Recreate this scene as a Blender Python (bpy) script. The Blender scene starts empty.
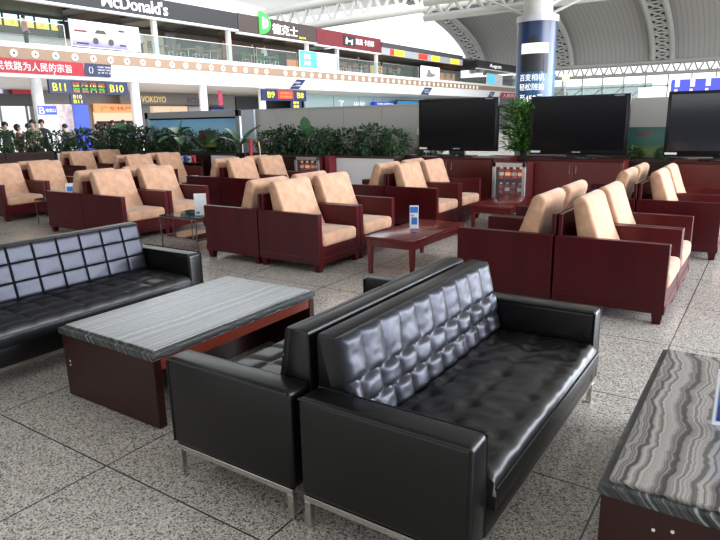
import bpy, bmesh, math, random
from mathutils import Vector, Matrix, noise
random.seed(7)
S = bpy.context.scene
C = S.collection
PI = math.pi

# ------------------------------------------------------------------ camera
cd = bpy.data.cameras.new('camera'); cam = bpy.data.objects.new('camera', cd); C.objects.link(cam)
cd.sensor_width = 36; cd.lens = 36*606.2/720; cd.clip_end = 500; cd.clip_start = 0.05
yaw, pit, rol = math.radians(-34.06), math.radians(13.975), math.radians(-1.233)
fw = Vector((math.sin(yaw)*math.cos(pit), math.cos(yaw)*math.cos(pit), -math.sin(pit)))
rt0 = Vector((math.cos(yaw), -math.sin(yaw), 0)); up0 = rt0.cross(fw)
rt = rt0*math.cos(rol)+up0*math.sin(rol); up = -rt0*math.sin(rol)+up0*math.cos(rol)
M = Matrix((rt, up, -fw)).transposed().to_4x4(); M.translation = Vector((0, 0, 1.65))
cam.matrix_world = M
S.camera = cam

# ------------------------------------------------------------------ sky, window light, added rear fill, exposure
w = bpy.data.worlds.new('world'); S.world = w; w.use_nodes = True
bgn = w.node_tree.nodes['Background']; bgn.inputs[0].default_value = (0.90, 0.95, 1.0, 1); bgn.inputs[1].default_value = 1.0
def area(name, loc, rot, sx, sy, power, col):
    l = bpy.data.lights.new(name, 'AREA'); l.shape = 'RECTANGLE'; l.size = sx; l.size_y = sy; l.energy = power; l.color = col
    o = bpy.data.objects.new(name, l); o.location = loc; o.rotation_euler = rot; C.objects.link(o); return o
area('window_daylight', (15.6, 24, 5.0), (0, math.radians(90), 0), 8.5, 44, 9000, (0.83, 0.88, 1.0))
area('rear_fill_light', (-8, -20.5, 5.5), (math.radians(80), 0, 0), 40, 7, 800, (0.95, 0.97, 1.0))  # added fill from behind the camera; the rear wall has no window
area('skylight_daylight', (-22, 42, 12.5), (0, math.radians(28), 0), 10, 50, 1700, (0.95, 0.97, 1.0))
S.view_settings.view_transform = 'Standard'; S.view_settings.look = 'None'
S.view_settings.exposure = 1.2; S.view_settings.gamma = 1.0
S.view_settings.use_curve_mapping = False

# ------------------------------------------------------------------ materials
def mat(name, col, rough=.5, metal=0., spec=.5, emit=None, es=0., noise_=None, bump=None, sheen=0., coat=0.):
    m = bpy.data.materials.new(name); m.use_nodes = True
    nt = m.node_tree; b = nt.nodes['Principled BSDF']
    b.inputs['Base Color'].default_value = (*col, 1); b.inputs['Roughness'].default_value = rough
    b.inputs['Metallic'].default_value = metal; b.inputs['Specular IOR Level'].default_value = spec
    if sheen: b.inputs['Sheen Weight'].default_value = sheen
    if coat: b.inputs['Coat Weight'].default_value = coat; b.inputs['Coat Roughness'].default_value = .12
    if emit: b.inputs['Emission Color'].default_value = (*emit, 1); b.inputs['Emission Strength'].default_value = es
    tc = None
    if noise_ or bump:
        tc = nt.nodes.new('ShaderNodeTexCoord')
    if noise_:
        scale, col2, stretch = noise_
        mp = nt.nodes.new('ShaderNodeMapping'); mp.inputs['Scale'].default_value = stretch
        nt.links.new(tc.outputs['Object'], mp.inputs['Vector'])
        n = nt.nodes.new('ShaderNodeTexNoise'); n.inputs['Scale'].default_value = scale; n.inputs['Detail'].default_value = 5
        nt.links.new(mp.outputs[0], n.inputs['Vector'])
        r = nt.nodes.new('ShaderNodeValToRGB'); r.color_ramp.elements[0].position = .35; r.color_ramp.elements[1].position = .68
        r.color_ramp.elements[0].color = (*col, 1); r.color_ramp.elements[1].color = (*col2, 1)
        nt.links.new(n.outputs['Fac'], r.inputs[0]); nt.links.new(r.outputs[0], b.inputs['Base Color'])
    if bump:
        scale, strength, dist = bump
        n = nt.nodes.new('ShaderNodeTexNoise'); n.inputs['Scale'].default_value = scale; n.inputs['Detail'].default_value = 4
        nt.links.new(tc.outputs['Object'], n.inputs['Vector'])
        bp = nt.nodes.new('ShaderNodeBump'); bp.inputs['Strength'].default_value = strength; bp.inputs['Distance'].default_value = dist
        nt.links.new(n.outputs['Fac'], bp.inputs['Height']); nt.links.new(bp.outputs[0], b.inputs['Normal'])
    return m

def floor_mat():
    m = bpy.data.materials.new('speckled_granite'); m.use_nodes = True; nt = m.node_tree; b = nt.nodes['Principled BSDF']
    tc = nt.nodes.new('ShaderNodeTexCoord')
    v = nt.nodes.new('ShaderNodeTexVoronoi'); v.inputs['Scale'].default_value = 150
    nt.links.new(tc.outputs['Object'], v.inputs['Vector'])
    r = nt.nodes.new('ShaderNodeValToRGB'); cr = r.color_ramp; cr.interpolation = 'CONSTANT'
    cr.elements[0].position = 0; cr.elements[0].color = (.12, .108, .095, 1)
    cr.elements[1].position = .16; cr.elements[1].color = (.32, .295, .26, 1)
    for p, c in ((.34, (.48, .445, .39, 1)), (.62, (.60, .56, .50, 1)), (.86, (.74, .70, .64, 1))):
        e = cr.elements.new(p); e.color = c
    sp = nt.nodes.new('ShaderNodeSeparateColor'); nt.links.new(v.outputs['Color'], sp.inputs[0])
    nt.links.new(sp.outputs[0], r.inputs[0])
    # large soft variation
    n = nt.nodes.new('ShaderNodeTexNoise'); n.inputs['Scale'].default_value = 1.3; nt.links.new(tc.outputs['Object'], n.inputs['Vector'])
    mr = nt.nodes.new('ShaderNodeMapRange'); mr.inputs[3].default_value = .86; mr.inputs[4].default_value = 1.1
    nt.links.new(n.outputs['Fac'], mr.inputs[0])
    mm = nt.nodes.new('ShaderNodeMix'); mm.data_type = 'RGBA'; mm.blend_type = 'MULTIPLY'; mm.inputs[0].default_value = 1
    nt.links.new(r.outputs[0], mm.inputs[6]); nt.links.new(mr.outputs[0], mm.inputs[7])
    mp = nt.nodes.new('ShaderNodeMapping'); mp.inputs['Location'].default_value = (0.46, -1.52, 0); nt.links.new(tc.outputs['Object'], mp.inputs['Vector'])
    br = nt.nodes.new('ShaderNodeTexBrick'); br.offset = 0; br.inputs['Scale'].default_value = 1
    br.inputs['Brick Width'].default_value = 1.06; br.inputs['Row Height'].default_value = 1.06; br.inputs['Mortar Size'].default_value = .0045
    br.inputs['Mortar Smooth'].default_value = 0.1
    nt.links.new(mp.outputs[0], br.inputs['Vector'])
    mx = nt.nodes.new('ShaderNodeMix'); mx.data_type = 'RGBA'; mx.inputs[7].default_value = (.045, .042, .04, 1)
    nt.links.new(br.outputs['Fac'], mx.inputs[0]); nt.links.new(mm.outputs[2], mx.inputs[6])
    nt.links.new(mx.outputs[2], b.inputs['Base Color'])
    b.inputs['Roughness'].default_value = .22; b.inputs['Specular IOR Level'].default_value = .45
    return m

def marble_mat(name, scale, distort, cols, rough=.16, fine=.05):
    m = bpy.data.materials.new(name); m.use_nodes = True; nt = m.node_tree; b = nt.nodes['Principled BSDF']
    tc = nt.nodes.new('ShaderNodeTexCoord')
    mp = nt.nodes.new('ShaderNodeMapping'); mp.inputs['Scale'].default_value = (.32, .8, 1); nt.links.new(tc.outputs['Object'], mp.inputs['Vector'])
    n = nt.nodes.new('ShaderNodeTexNoise'); n.inputs['Scale'].default_value = 2.6; n.inputs['Detail'].default_value = 3; n.inputs['Roughness'].default_value = .5
    nt.links.new(mp.outputs[0], n.inputs['Vector'])
    n2 = nt.nodes.new('ShaderNodeTexNoise'); n2.inputs['Scale'].default_value = 14; n2.inputs['Detail'].default_value = 3
    nt.links.new(mp.outputs[0], n2.inputs['Vector'])
    sx = nt.nodes.new('ShaderNodeSeparateXYZ'); nt.links.new(tc.outputs['Object'], sx.inputs[0])
    a = nt.nodes.new('ShaderNodeMath'); a.operation = 'MULTIPLY_ADD'; a.inputs[1].default_value = distort
    nt.links.new(n.outputs['Fac'], a.inputs[0]); nt.links.new(sx.outputs[0], a.inputs[2])
    a2 = nt.nodes.new('ShaderNodeMath'); a2.operation = 'MULTIPLY_ADD'; a2.inputs[1].default_value = fine
    nt.links.new(n2.outputs['Fac'], a2.inputs[0]); nt.links.new(a.outputs[0], a2.inputs[2])
    az = nt.nodes.new('ShaderNodeMath'); az.operation = 'ADD'; nt.links.new(a2.outputs[0], az.inputs[0])
    nt.links.new(sx.outputs[2], az.inputs[1])
    cb = nt.nodes.new('ShaderNodeCombineXYZ'); nt.links.new(az.outputs[0], cb.inputs[0])
    n3 = nt.nodes.new('ShaderNodeTexNoise'); n3.noise_dimensions = '1D'; n3.inputs['Scale'].default_value = scale; n3.inputs['Detail'].default_value = 5; n3.inputs['Roughness'].default_value = .68
    nt.links.new(az.outputs[0], n3.inputs['W'])
    r = nt.nodes.new('ShaderNodeValToRGB'); cr = r.color_ramp
    cr.elements[0].position = cols[0][0]; cr.elements[0].color = (*cols[0][1], 1)
    cr.elements[1].position = cols[-1][0]; cr.elements[1].color = (*cols[-1][1], 1)
    for p, c in cols[1:-1]: e = cr.elements.new(p); e.color = (*c, 1)
    nt.links.new(n3.outputs['Fac'], r.inputs[0]); nt.links.new(r.outputs[0], b.inputs['Base Color'])
    b.inputs['Roughness'].default_value = rough
    return m

def roof_mat():
    m = bpy.data.materials.new('ribbed_roof_panel'); m.use_nodes = True; nt = m.node_tree; b = nt.nodes['Principled BSDF']
    tc = nt.nodes.new('ShaderNodeTexCoord'); wv = nt.nodes.new('ShaderNodeTexWave'); wv.wave_type = 'BANDS'; wv.bands_direction = 'X'
    wv.inputs['Scale'].default_value = .55
    nt.links.new(tc.outputs['Object'], wv.inputs['Vector'])
    r = nt.nodes.new('ShaderNodeValToRGB'); r.color_ramp.elements[0].position = .0; r.color_ramp.elements[1].position = .25
    r.color_ramp.elements[0].color = (.34, .33, .305, 1); r.color_ramp.elements[1].color = (.43, .418, .385, 1)
    nt.links.new(wv.outputs['Fac'], r.inputs[0]); nt.links.new(r.outputs[0], b.inputs['Base Color'])
    b.inputs['Roughness'].default_value = .6
    return m

def glass_mat(name, tint, alpha):
    m = bpy.data.materials.new(name); m.use_nodes = True; nt = m.node_tree
    for n in list(nt.nodes): nt.nodes.remove(n)
    o = nt.nodes.new('ShaderNodeOutputMaterial'); mx = nt.nodes.new('ShaderNodeMixShader'); t = nt.nodes.new('ShaderNodeBsdfTransparent')
    g = nt.nodes.new('ShaderNodeBsdfPrincipled'); g.inputs['Base Color'].default_value = (*tint, 1); g.inputs['Roughness'].default_value = .08
    t.inputs[0].default_value = (*[.6+.4*c for c in tint], 1)
    mx.inputs[0].default_value = alpha
    nt.links.new(t.outputs[0], mx.inputs[1]); nt.links.new(g.outputs[0], mx.inputs[2]); nt.links.new(mx.outputs[0], o.inputs[0])
    return m

def gradient_mat(name, stops, axis=2, lo=0., hi=1., emit=0., rough=.3):
    """printed picture: colour bands along one object axis"""
    m = bpy.data.materials.new(name); m.use_nodes = True; nt = m.node_tree; b = nt.nodes['Principled BSDF']
    tc = nt.nodes.new('ShaderNodeTexCoord'); sx = nt.nodes.new('ShaderNodeSeparateXYZ'); nt.links.new(tc.outputs['Object'], sx.inputs[0])
    n = nt.nodes.new('ShaderNodeTexNoise'); n.inputs['Scale'].default_value = 2.5; nt.links.new(tc.outputs['Object'], n.inputs['Vector'])
    mr = nt.nodes.new('ShaderNodeMapRange'); mr.inputs[1].default_value = lo; mr.inputs[2].default_value = hi
    nt.links.new(sx.outputs[axis], mr.inputs[0])
    a = nt.nodes.new('ShaderNodeMath'); a.operation = 'MULTIPLY_ADD'; a.inputs[1].default_value = .25; nt.links.new(n.outputs['Fac'], a.inputs[0]); nt.links.new(mr.outputs[0], a.inputs[2])
    a3 = nt.nodes.new('ShaderNodeMath'); a3.operation = 'SUBTRACT'; a3.inputs[1].default_value = .125; nt.links.new(a.outputs[0], a3.inputs[0])
    r = nt.nodes.new('ShaderNodeValToRGB'); cr = r.color_ramp
    cr.elements[0].position = stops[0][0]; cr.elements[0].color = (*stops[0][1], 1); cr.elements[1].position = stops[-1][0]; cr.elements[1].color = (*stops[-1][1], 1)
    for p, c in stops[1:-1]: e = cr.elements.new(p); e.color = (*c, 1)
    nt.links.new(a3.outputs[0], r.inputs[0]); nt.links.new(r.outputs[0], b.inputs['Base Color'])
    if emit: nt.links.new(r.outputs[0], b.inputs['Emission Color']); b.inputs['Emission Strength'].default_value = emit
    b.inputs['Roughness'].default_value = rough
    return m

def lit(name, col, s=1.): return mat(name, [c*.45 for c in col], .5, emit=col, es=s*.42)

K = dict(
    floor=floor_mat(), roof=roof_mat(),
    leather=mat('black_leather', (.0048, .0049, .0045), .31, spec=.36, bump=(55, .12, .004)),
    leather_sheen=mat('black_leather_window_sheen', (.0075, .0078, .0105), .38, spec=.48, bump=(38, .15, .004)),  # same leather again, with bluish window sheen put into its colour
    planter_red=mat('planter_wood', (.10, .018, .016), .5),
    darksteel=mat('dark_steel', (.30, .29, .28), .35, 1.0),
    chrome=mat('brushed_steel', (.62, .60, .56), .25, 1.0),
    wood=mat('mahogany', (.076, .005, .0082), .3, spec=.28, noise_=(7, (.058, .0038, .006), (1, 1, .12))),
    wood_table=mat('cherry_table_wood', (.15, .012, .013), .2, spec=.5, noise_=(5, (.12, .010, .011), (.2, 1, 1))),
    wood_brown=mat('red_brown_veneer', (.034, .0075, .0055), .3, spec=.4, noise_=(6, (.026, .0055, .004), (1, 1, .15))),
    wood_cab=mat('cabinet_wood', (.125, .017, .012), .35, noise_=(5, (.10, .013, .010), (1, 1, .15))),
    velvet=mat('tan_velvet', (.62, .37, .235), .9, spec=.2, sheen=.25, noise_=(9, (.48, .27, .165), (1, 1, 1)), bump=(60, .15, .004)),
    marble=marble_mat('grey_striped_marble', 22, .10, ((.30, (.018, .02, .019)), (.42, (.07, .074, .07)), (.54, (.125, .13, .122)), (.72, (.25, .255, .24))), fine=.018),
    marble_edge=marble_mat('chiselled_marble_edge', 40, .05, ((.36, (.012, .014, .014)), (.50, (.04, .045, .045)), (.58, (.10, .105, .10)), (.70, (.38, .39, .38))), .5),
    marble_wavy=marble_mat('wavy_banded_marble', 17, .24, ((.30, (.015, .015, .015)), (.41, (.055, .05, .046)), (.48, (.18, .167, .15)), (.57, (.36, .335, .30)), (.70, (.12, .11, .10)))),
    black=mat('black_plastic', (.008, .008, .009), .3, spec=.35), screen=mat('dark_screen_glass', (.0035, .0035, .0045), .15, spec=.14),
    silver=mat('silver_frame', (.55, .55, .55), .35, .7), white=mat('white_panel', (.80, .80, .80), .5),
    paint=mat('white_paint', (.86, .86, .84), .5), steelw=mat('white_steel', (.50, .485, .44), .45),
    tan=mat('tan_fascia', (.33, .22, .145), .6), dgrey=mat('dark_grey', (.06, .06, .065), .6), grey=mat('grey_partition', (.50, .485, .445), .6),
    mgrey=mat('mid_grey_wall', (.22, .22, .22), .7), lgrey=mat('light_grey_metal', (.45, .46, .48), .4, .2),
    navy=mat('navy_sign', (.012, .02, .075), .4), blue=mat('blue_panel', (.02, .045, .30), .4, emit=(.03, .06, .5), es=.3),
    red=mat('red_banner', (.42, .008, .022), .5), redsign=mat('maroon_sign', (.17, .010, .018), .45), brownsign=mat('brown_sign', (.055, .035, .03), .5),
    blacksign=mat('black_sign', (.018, .018, .02), .5),
    leaf=mat('green_leaf', (.028, .075, .026), .42, noise_=(3, (.055, .125, .042), (1, 1, 1))),
    leaf_mid=mat('broad_green_leaf', (.045, .12, .05), .38, noise_=(3, (.075, .17, .075), (1, 1, 1))),
    leaf_dark=mat('dark_leaf', (.018, .048, .022), .33, noise_=(4, (.038, .088, .038), (1, 1, 1))),
    leaf_bright=mat('bright_leaf', (.05, .19, .025), .45, noise_=(4, (.12, .30, .05), (1, 1, 1))),
    stem=mat('plant_stem', (.06, .05, .025), .7), soil=mat('soil', (.03, .022, .015), .95), pot=mat('planter_frame', (.045, .02, .015), .5),
    skin=mat('skin', (.52, .31, .22), .6), hair=mat('black_hair', (.012, .010, .010), .5), trousers=mat('dark_trousers', (.025, .027, .035), .8),
    lwhite=lit('lit_white', (1, 1, 1), 1.1), lwarm=lit('lit_warm', (1, .72, .38), 1.5), lyellow=lit('lit_yellow', (1, .9, .05), 1.0), lred=lit('lit_red', (1, .06, .03), .8),
    lgreen=lit('lit_green', (.06, 1, .1), .9), lblue=lit('lit_blue', (.08, .14, 1), .8), lcyan=lit('lit_cyan', (.12, .62, .95), .8), lorange=lit('lit_orange', (1, .42, .16), .8), lgold=lit('lit_gold', (.9, .65, .25), .8),
    glass=glass_mat('clear_railing_glass', (.55, .65, .62), .07), gglass=glass_mat('green_wall_glass', (.42, .58, .56), .45), acrylic=glass_mat('clear_acrylic', (.9, .95, 1), .22),
    bglass=mat('black_table_glass', (.008, .008, .010), .05, spec=.7),
    paperblue=mat('blue_print', (.04, .20, .62), .4), paperwhite=mat('white_card', (.85, .86, .88), .5), redpaint=mat('red_paint', (.55, .02, .035), .4), green=mat('green_print', (.05, .24, .12), .5),
)

# ------------------------------------------------------------------ builders
def box(bm, a, b, bev=0., seg=2, mtx=None):
    x0, y0, z0 = a; x1, y1, z1 = b
    vs = [bm.verts.new(p) for p in ((x0, y0, z0), (x1, y0, z0), (x1, y1, z0), (x0, y1, z0), (x0, y0, z1), (x1, y0, z1), (x1, y1, z1), (x0, y1, z1))]
    fs = [bm.faces.new([vs[i] for i in f]) for f in ((3, 2, 1, 0), (4, 5, 6, 7), (0, 1, 5, 4), (1, 2, 6, 5), (2, 3, 7, 6), (3, 0, 4, 7))]
    if mtx: bmesh.ops.transform(bm, matrix=mtx, verts=vs)
    if bev:
        es = list({e for f in fs for e in f.edges})
        bmesh.ops.bevel(bm, geom=es, offset=bev, segments=seg, profile=.5, affect='EDGES')

def prism(bm, pts, axis, lo, hi, bev=0., seg=2):
    """extrude a polygon given in the two other axes along axis (0,1,2)"""
    def P(p, t):
        q = list(p); q.insert(axis, t); return q
    n = len(pts); A = [bm.verts.new(P(p, lo)) for p in pts]; B = [bm.verts.new(P(p, hi)) for p in pts]
    fs = [bm.faces.new(A), bm.faces.new(B[::-1])]
    for i in range(n): fs.append(bm.faces.new((A[i], B[i], B[(i+1) % n], A[(i+1) % n])))
    bmesh.ops.recalc_face_normals(bm, faces=fs)
    if bev:
        es = list({e for f in fs for e in f.edges})
        bmesh.ops.bevel(bm, geom=es, offset=bev, segments=seg, profile=.5, affect='EDGES')

def rod(bm, p, q, r, r2=None, n=10, cap=True):
    p = Vector(p); q = Vector(q); d = q-p; L = d.length
    if L < 1e-6: return
    mtx = Matrix.Translation((p+q)/2) @ d.to_track_quat('Z', 'Y').to_matrix().to_4x4()
    bmesh.ops.create_cone(bm, cap_ends=cap, segments=n, radius1=r, radius2=r if r2 is None else r2, depth=L, matrix=mtx)

def tube(bm, pts, r, n=6):
    for i in range(len(pts)-1): rod(bm, pts[i], pts[i+1], r, n=n)

def ball(bm, c, r, sc=(1, 1, 1), u=12, v=8):
    bmesh.ops.create_uvsphere(bm, u_segments=u, v_segments=v, radius=r, matrix=Matrix.Translation(c) @ Matrix.Diagonal((*sc, 1)))

def pad(bm, W, H, nu, nv, f, mtx, T, R=.035):
    """closed upholstered pad: front grid displaced along +z by f(u,v) over a slab of thickness T"""
    g = []
    for j in range(nv+1):
        row = []
        for i in range(nu+1):
            u = i/nu; v = j/nv
            e = min(u*W, (1-u)*W, v*H, (1-v)*H)
            k = 1 if e >= R else math.sqrt(max(0, 1-((R-e)/R)**2))
            z = T*(.45+.55*k)+f(u, v)*k
            row.append(bm.verts.new(mtx @ Vector((u*W, v*H, z))))
        g.append(row)
    fs = []
    for j in range(nv):
        for i in range(nu): fs.append(bm.faces.new((g[j][i], g[j][i+1], g[j+1][i+1], g[j+1][i])))
    rim = [g[0][i] for i in range(nu+1)]+[g[j][nu] for j in range(1, nv+1)]+[g[nv][i] for i in range(nu-1, -1, -1)]+[g[j][0] for j in range(nv-1, 0, -1)]
    inv = mtx.inverted(); low = []
    for vv in rim:
        p = inv @ vv.co; p.z = 0; low.append(bm.verts.new(mtx @ p))
    n = len(rim)
    for i in range(n): fs.append(bm.faces.new((rim[i], low[i], low[(i+1) % n], rim[(i+1) % n])))
    fs.append(bm.faces.new(low[::-1]))
    bmesh.ops.recalc_face_normals(bm, faces=fs)

def mesh_of(name, bm, m, smooth=False):
    me = bpy.data.meshes.new(name); bm.to_mesh(me); bm.free()
    if isinstance(m, (list, tuple)):
        for x in m: me.materials.append(x)
    else: me.materials.append(m)
    if smooth:
        me.polygons.foreach_set('use_smooth', [True]*len(me.polygons))
        try: me.set_sharp_from_angle(angle=math.radians(38))
        except Exception: pass
    return me

def obj(name, bm, m, parent=None, smooth=False, loc=None, label=None):
    o = bpy.data.objects.new(name, mesh_of(name, bm, m, smooth)); C.objects.link(o)
    if parent: o.parent = parent
    if loc: o.location = loc
    if label: o['label'] = label
    return o

def tag(o, label, cat, group=None, kind=None):
    o['label'] = label; o['category'] = cat
    if group: o['group'] = group
    if kind: o['kind'] = kind
    return o

def thing(name, label, cat, loc=(0, 0, 0), rz=0., group=None):
    o = bpy.data.objects.new(name, None); C.objects.link(o); o.empty_display_size = .1
    o.location = loc; o.rotation_euler = (0, 0, rz)
    return tag(o, label, cat, group)

def struct(name, bm, m, smooth=False, loc=None, label=None):
    o = obj(name, bm, m, None, smooth, loc); o['kind'] = 'structure'
    if label: o['label'] = label
    return o

def dup(root, loc, rz, label, group=None, scale=None):
    r = root.copy(); C.objects.link(r); r.location = loc; r.rotation_euler = (0, 0, rz); r['label'] = label
    if group: r['group'] = group
    if scale: r.scale = scale
    def rec(src, dst):
        for ch in list(src.children):
            c = ch.copy(); C.objects.link(c); c.parent = dst; rec(ch, c)
    rec(root, r)
    return r

def text_bm(s, h, width=None, depth=.0, bold=0.):
    """lettering as a mesh lying in XY, origin at its lower left; h = height of the drawn text"""
    c = bpy.data.curves.new('lettering', 'FONT'); c.body = s; c.extrude = .02; c.offset = bold; c.resolution_u = 3
    o = bpy.data.objects.new('lettering', c); C.objects.link(o)
    dg = bpy.context.evaluated_depsgraph_get(); dg.update()
    me = bpy.data.meshes.new_from_object(o.evaluated_get(dg))
    bpy.data.objects.remove(o); bpy.data.curves.remove(c)
    bm = bmesh.new(); bm.from_mesh(me); bpy.data.meshes.remove(me)
    xs = [v.co.x for v in bm.verts]; ys = [v.co.y for v in bm.verts]
    x0, x1, y0, y1 = min(xs), max(xs), min(ys), max(ys)
    sy = h/(y1-y0); sx = sy if width is None else width/(x1-x0)
    for v in bm.verts: v.co = Vector(((v.co.x-x0)*sx, (v.co.y-y0)*sy, v.co.z/.02*max(depth, .004)))
    return bm

# orientation of flat lettering: FX reads from the +X side, FY reads from the -Y side
FX = Matrix(((0, 0, 1, 0), (1, 0, 0, 0), (0, 1, 0, 0), (0, 0, 0, 1)))
FY = Matrix(((1, 0, 0, 0), (0, 0, -1, 0), (0, 1, 0, 0), (0, 0, 0, 1)))
def text(name, s, h, width, frame, at, m, parent=None, depth=.01, bold=0.):
    bm = text_bm(s, h, width, depth, bold)
    bmesh.ops.transform(bm, matrix=Matrix.Translation(at) @ frame, verts=bm.verts)
    return obj(name, bm, m, parent)

# ------------------------------------------------------------------ the hall: floor, roof, walls
bm = bmesh.new(); box(bm, (-46, -22, -.2), (17, 112, 0)); struct('floor', bm, K['floor'])

def vault(name, yc, half, x0, x1, z0, h, t0=-1., t1=1.):
    bm = bmesh.new(); N = 36
    prof = []
    for i in range(N+1):
        t = t0+(t1-t0)*i/N; prof.append((yc+half*t, z0+h*math.sqrt(max(0, 1-t*t))))
    lower = [[bm.verts.new((x, y, z)) for (y, z) in prof] for x in (x0, x1)]
    upper = [[bm.verts.new((x, y, z+.35)) for (y, z) in prof] for x in (x0, x1)]
    for i in range(N):
        bm.faces.new((lower[0][i], lower[0][i+1], lower[1][i+1], lower[1][i]))
        bm.faces.new((upper[0][i], upper[1][i], upper[1][i+1], upper[0][i+1]))
        for k in (0, 1): bm.faces.new((lower[k][i], upper[k][i], upper[k][i+1], lower[k][i+1]))
    for i in (0, N): bm.faces.new((lower[0][i], lower[1][i], upper[1][i], upper[0][i]))
    bmesh.ops.recalc_face_normals(bm, faces=bm.faces)
    return struct(name, bm, K['roof'], True)
vault('roof_far', 60, 30.1, -37.75, 17, 7.66, 9.1, .02)
vault('roof_middle', 60, 30.1, -15.8, 17, 7.66, 9.1, -1, .0)
vault('roof_far_left', 60, 30.1, -60, -39.8, 7.66, 9.1, -.5, .42)
vault('roof_near', 0.2, 21.0, -14, 17, 6.2, 6.9)

# window wall on the right, closed wall behind the camera
bm = bmesh.new(); box(bm, (16, -22, 0), (16.4, 70, .5)); box(bm, (16, -22, 9.6), (16.4, 70, 13.5)); struct('wall_right', bm, K['paint'])
bm = bmesh.new()
for i in range(47): box(bm, (16.05, -22+i*2-.06, .5), (16.3, -22+i*2+.06, 9.6))
for z in (3.4, 6.5): box(bm, (16.05, -22, z-.05), (16.3, 70, z+.05))
struct('window_1', bm, K['steelw'])
bm = bmesh.new(); box(bm, (-46, -22, 10.4), (-14, 16.5, 10.8)); struct('roof_side_light_block', bm, K['roof'])  # unseen slab added to keep overhead light off camera-facing sides
bm = bmesh.new(); box(bm, (-46.3, -22, 0), (-46, 8, 10.4)); struct('wall_left_light_block', bm, K['mgrey'])  # unseen wall added to shut out light from the near left
bm = bmesh.new(); box(bm, (-46, -22.3, 0), (16, -22, 11)); struct('wall_back', bm, K['mgrey'])

# arch trusses of the far roof (plane x = const)
def arch_pts(n, dr):
    out = []
    for i in range(n+1):
        a = math.radians(3+ (100)*i/n)
        out.append((60+(29.5+dr)*math.cos(a), 7.66+(8.65+dr)*math.sin(a)))
    return out
def arch_truss(x, label):
    t = thing('arch_truss', label, 'roof truss', (x, 90, 7.7), 0, 'white arch trusses under the far roof')
    n = 18
    for nm, dr, dx in (('outer_chord', -.4, 1.1), ('inner_chord', -.4, -1.1)):
        bm = bmesh.new(); pts = arch_pts(n, dr); tube(bm, [(dx, y-90, z-7.7) for y, z in pts], .35, 8); obj(nm, bm, K['steelw'], t, True)
    bm = bmesh.new(); A = arch_pts(n, -.4)
    for i in range(n):
        a, c = A[i], A[i+1]
        for p, s, q, u in ((a, -1, a, 1), (a, -1, c, 1), (a, 1, c, -1)): rod(bm, (1.1*s, p[0]-90, p[1]-7.7), (1.1*u, q[0]-90, q[1]-7.7), .13, n=6)
    obj('web_bracing', bm, K['steelw'], t)
    bm = bmesh.new(); D = arch_pts(n, .12); E_ = arch_pts(n, .22)
    for i in range(n):
        q = [[bm.verts.new((x_, P_[j][0]-90, P_[j][1]-7.7)) for x_ in (-1.05, 1.05)] for P_ in (D, E_) for j in (i, i+1)]
        bm.faces.new((q[0][0], q[0][1], q[1][1], q[1][0])); bm.faces.new((q[2][0], q[3][0], q[3][1], q[2][1]))
    obj('dark_roof_slot', bm, K['dgrey'], t)
    return t
for x, l in ((-38.1, 'left white arch truss beside the bright skylight'), (-25.5, 'middle white arch truss partly hidden by the advert column'), (-13.1, 'right white arch truss rising above the middle television')):
    arch_truss(x, l)

def beam_truss(name, label, p, q, h, r, n, grp=None, wide=.0):
    p = Vector(p); q = Vector(q); t = thing(name, label, 'roof truss', p, 0, grp); d = q-p; u = Vector((0, 0, h))
    for nm, o in (('lower_chord', Vector()), ('upper_chord', u)):
        bm = bmesh.new(); rod(bm, o, d+o, r, n=12); obj(nm, bm, K['steelw'], t, True)
    bm = bmesh.new()
    for i in range(n):
        a = d*(i/n); b = d*((i+.5)/n)+u; c = d*((i+1)/n)
        rod(bm, a, b, r*.5, n=6); rod(bm, b, c, r*.5, n=6)
    obj('web_bracing', bm, K['steelw'], t)
    return t
beam_truss('eave_truss', 'long white horizontal truss at the far eave of the roof', (-31.2, 88.7, 6.53), (16, 88.7, 6.53), 1.4, .22, 38)
beam_truss('roof_beam_truss', 'big white lattice beam crossing the top of the view', (-43, 47, 9.9), (-13, 47, 10.6), 1.75, .36, 17)
t = beam_truss('valley_beam', 'cream beam resting on the advert column', (-11.6, 21.9, 5.32), (16, 21.9, 5.36), .55, .14, 34)

# floor-to-roof columns along the balcony
for i, y in enumerate((12.0, 17.65, 23.5, 28.75, 34.4)):
    bm = bmesh.new(); rod(bm, (0, 0, 0), (0, 0, 4.0), .27, n=20); rod(bm, (0, 0, 0), (0, 0, .12), .36, n=20)
    o = obj('round_column', bm, K['paint'], None, True, (-31.6, y, 0))
    tag(o, {1: 'white round column left of the B11 gate sign', 2: 'white round column right of the B10 gate number', 3: 'white round column above the blue painted hoarding', 4: 'white round column left of the B9 gate number'}.get(i, 'white round column under the balcony beyond the left edge'), 'column', 'white columns under the balcony')

# advert column in the middle of the hall
ac = thing('advert_column', 'big round column wrapped in a dark blue phone advert', 'column', (-7.0, 21.2, 0))
bm = bmesh.new(); rod(bm, (0, 0, 0), (0, 0, 5.6), .47, n=32); obj('shaft', bm, K['steelw'], ac, True)
bm = bmesh.new(); rod(bm, (0, 0, 4.62), (0, 0, 4.82), .68, n=40); rod(bm, (0, 0, 1.85), (0, 0, 2.0), .68, n=40); obj('trim_ring', bm, K['lgrey'], ac, True)
adv = gradient_mat('night_sky_advert', ((0, (.006, .016, .045)), (.3, (.016, .09, .20)), (.42, (.010, .05, .13)), (.7, (.010, .03, .09)), (1, (.010, .02, .05))), 2, 2.0, 4.65, .12)
bm = bmesh.new(); rod(bm, (0, 0, 2.0), (0, 0, 4.62), .64, n=48); wrap = obj('advert_wrap', bm, adv, ac, True)
view = math.atan2(-21.2, 7.0)   # direction from column towards the seats
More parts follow.
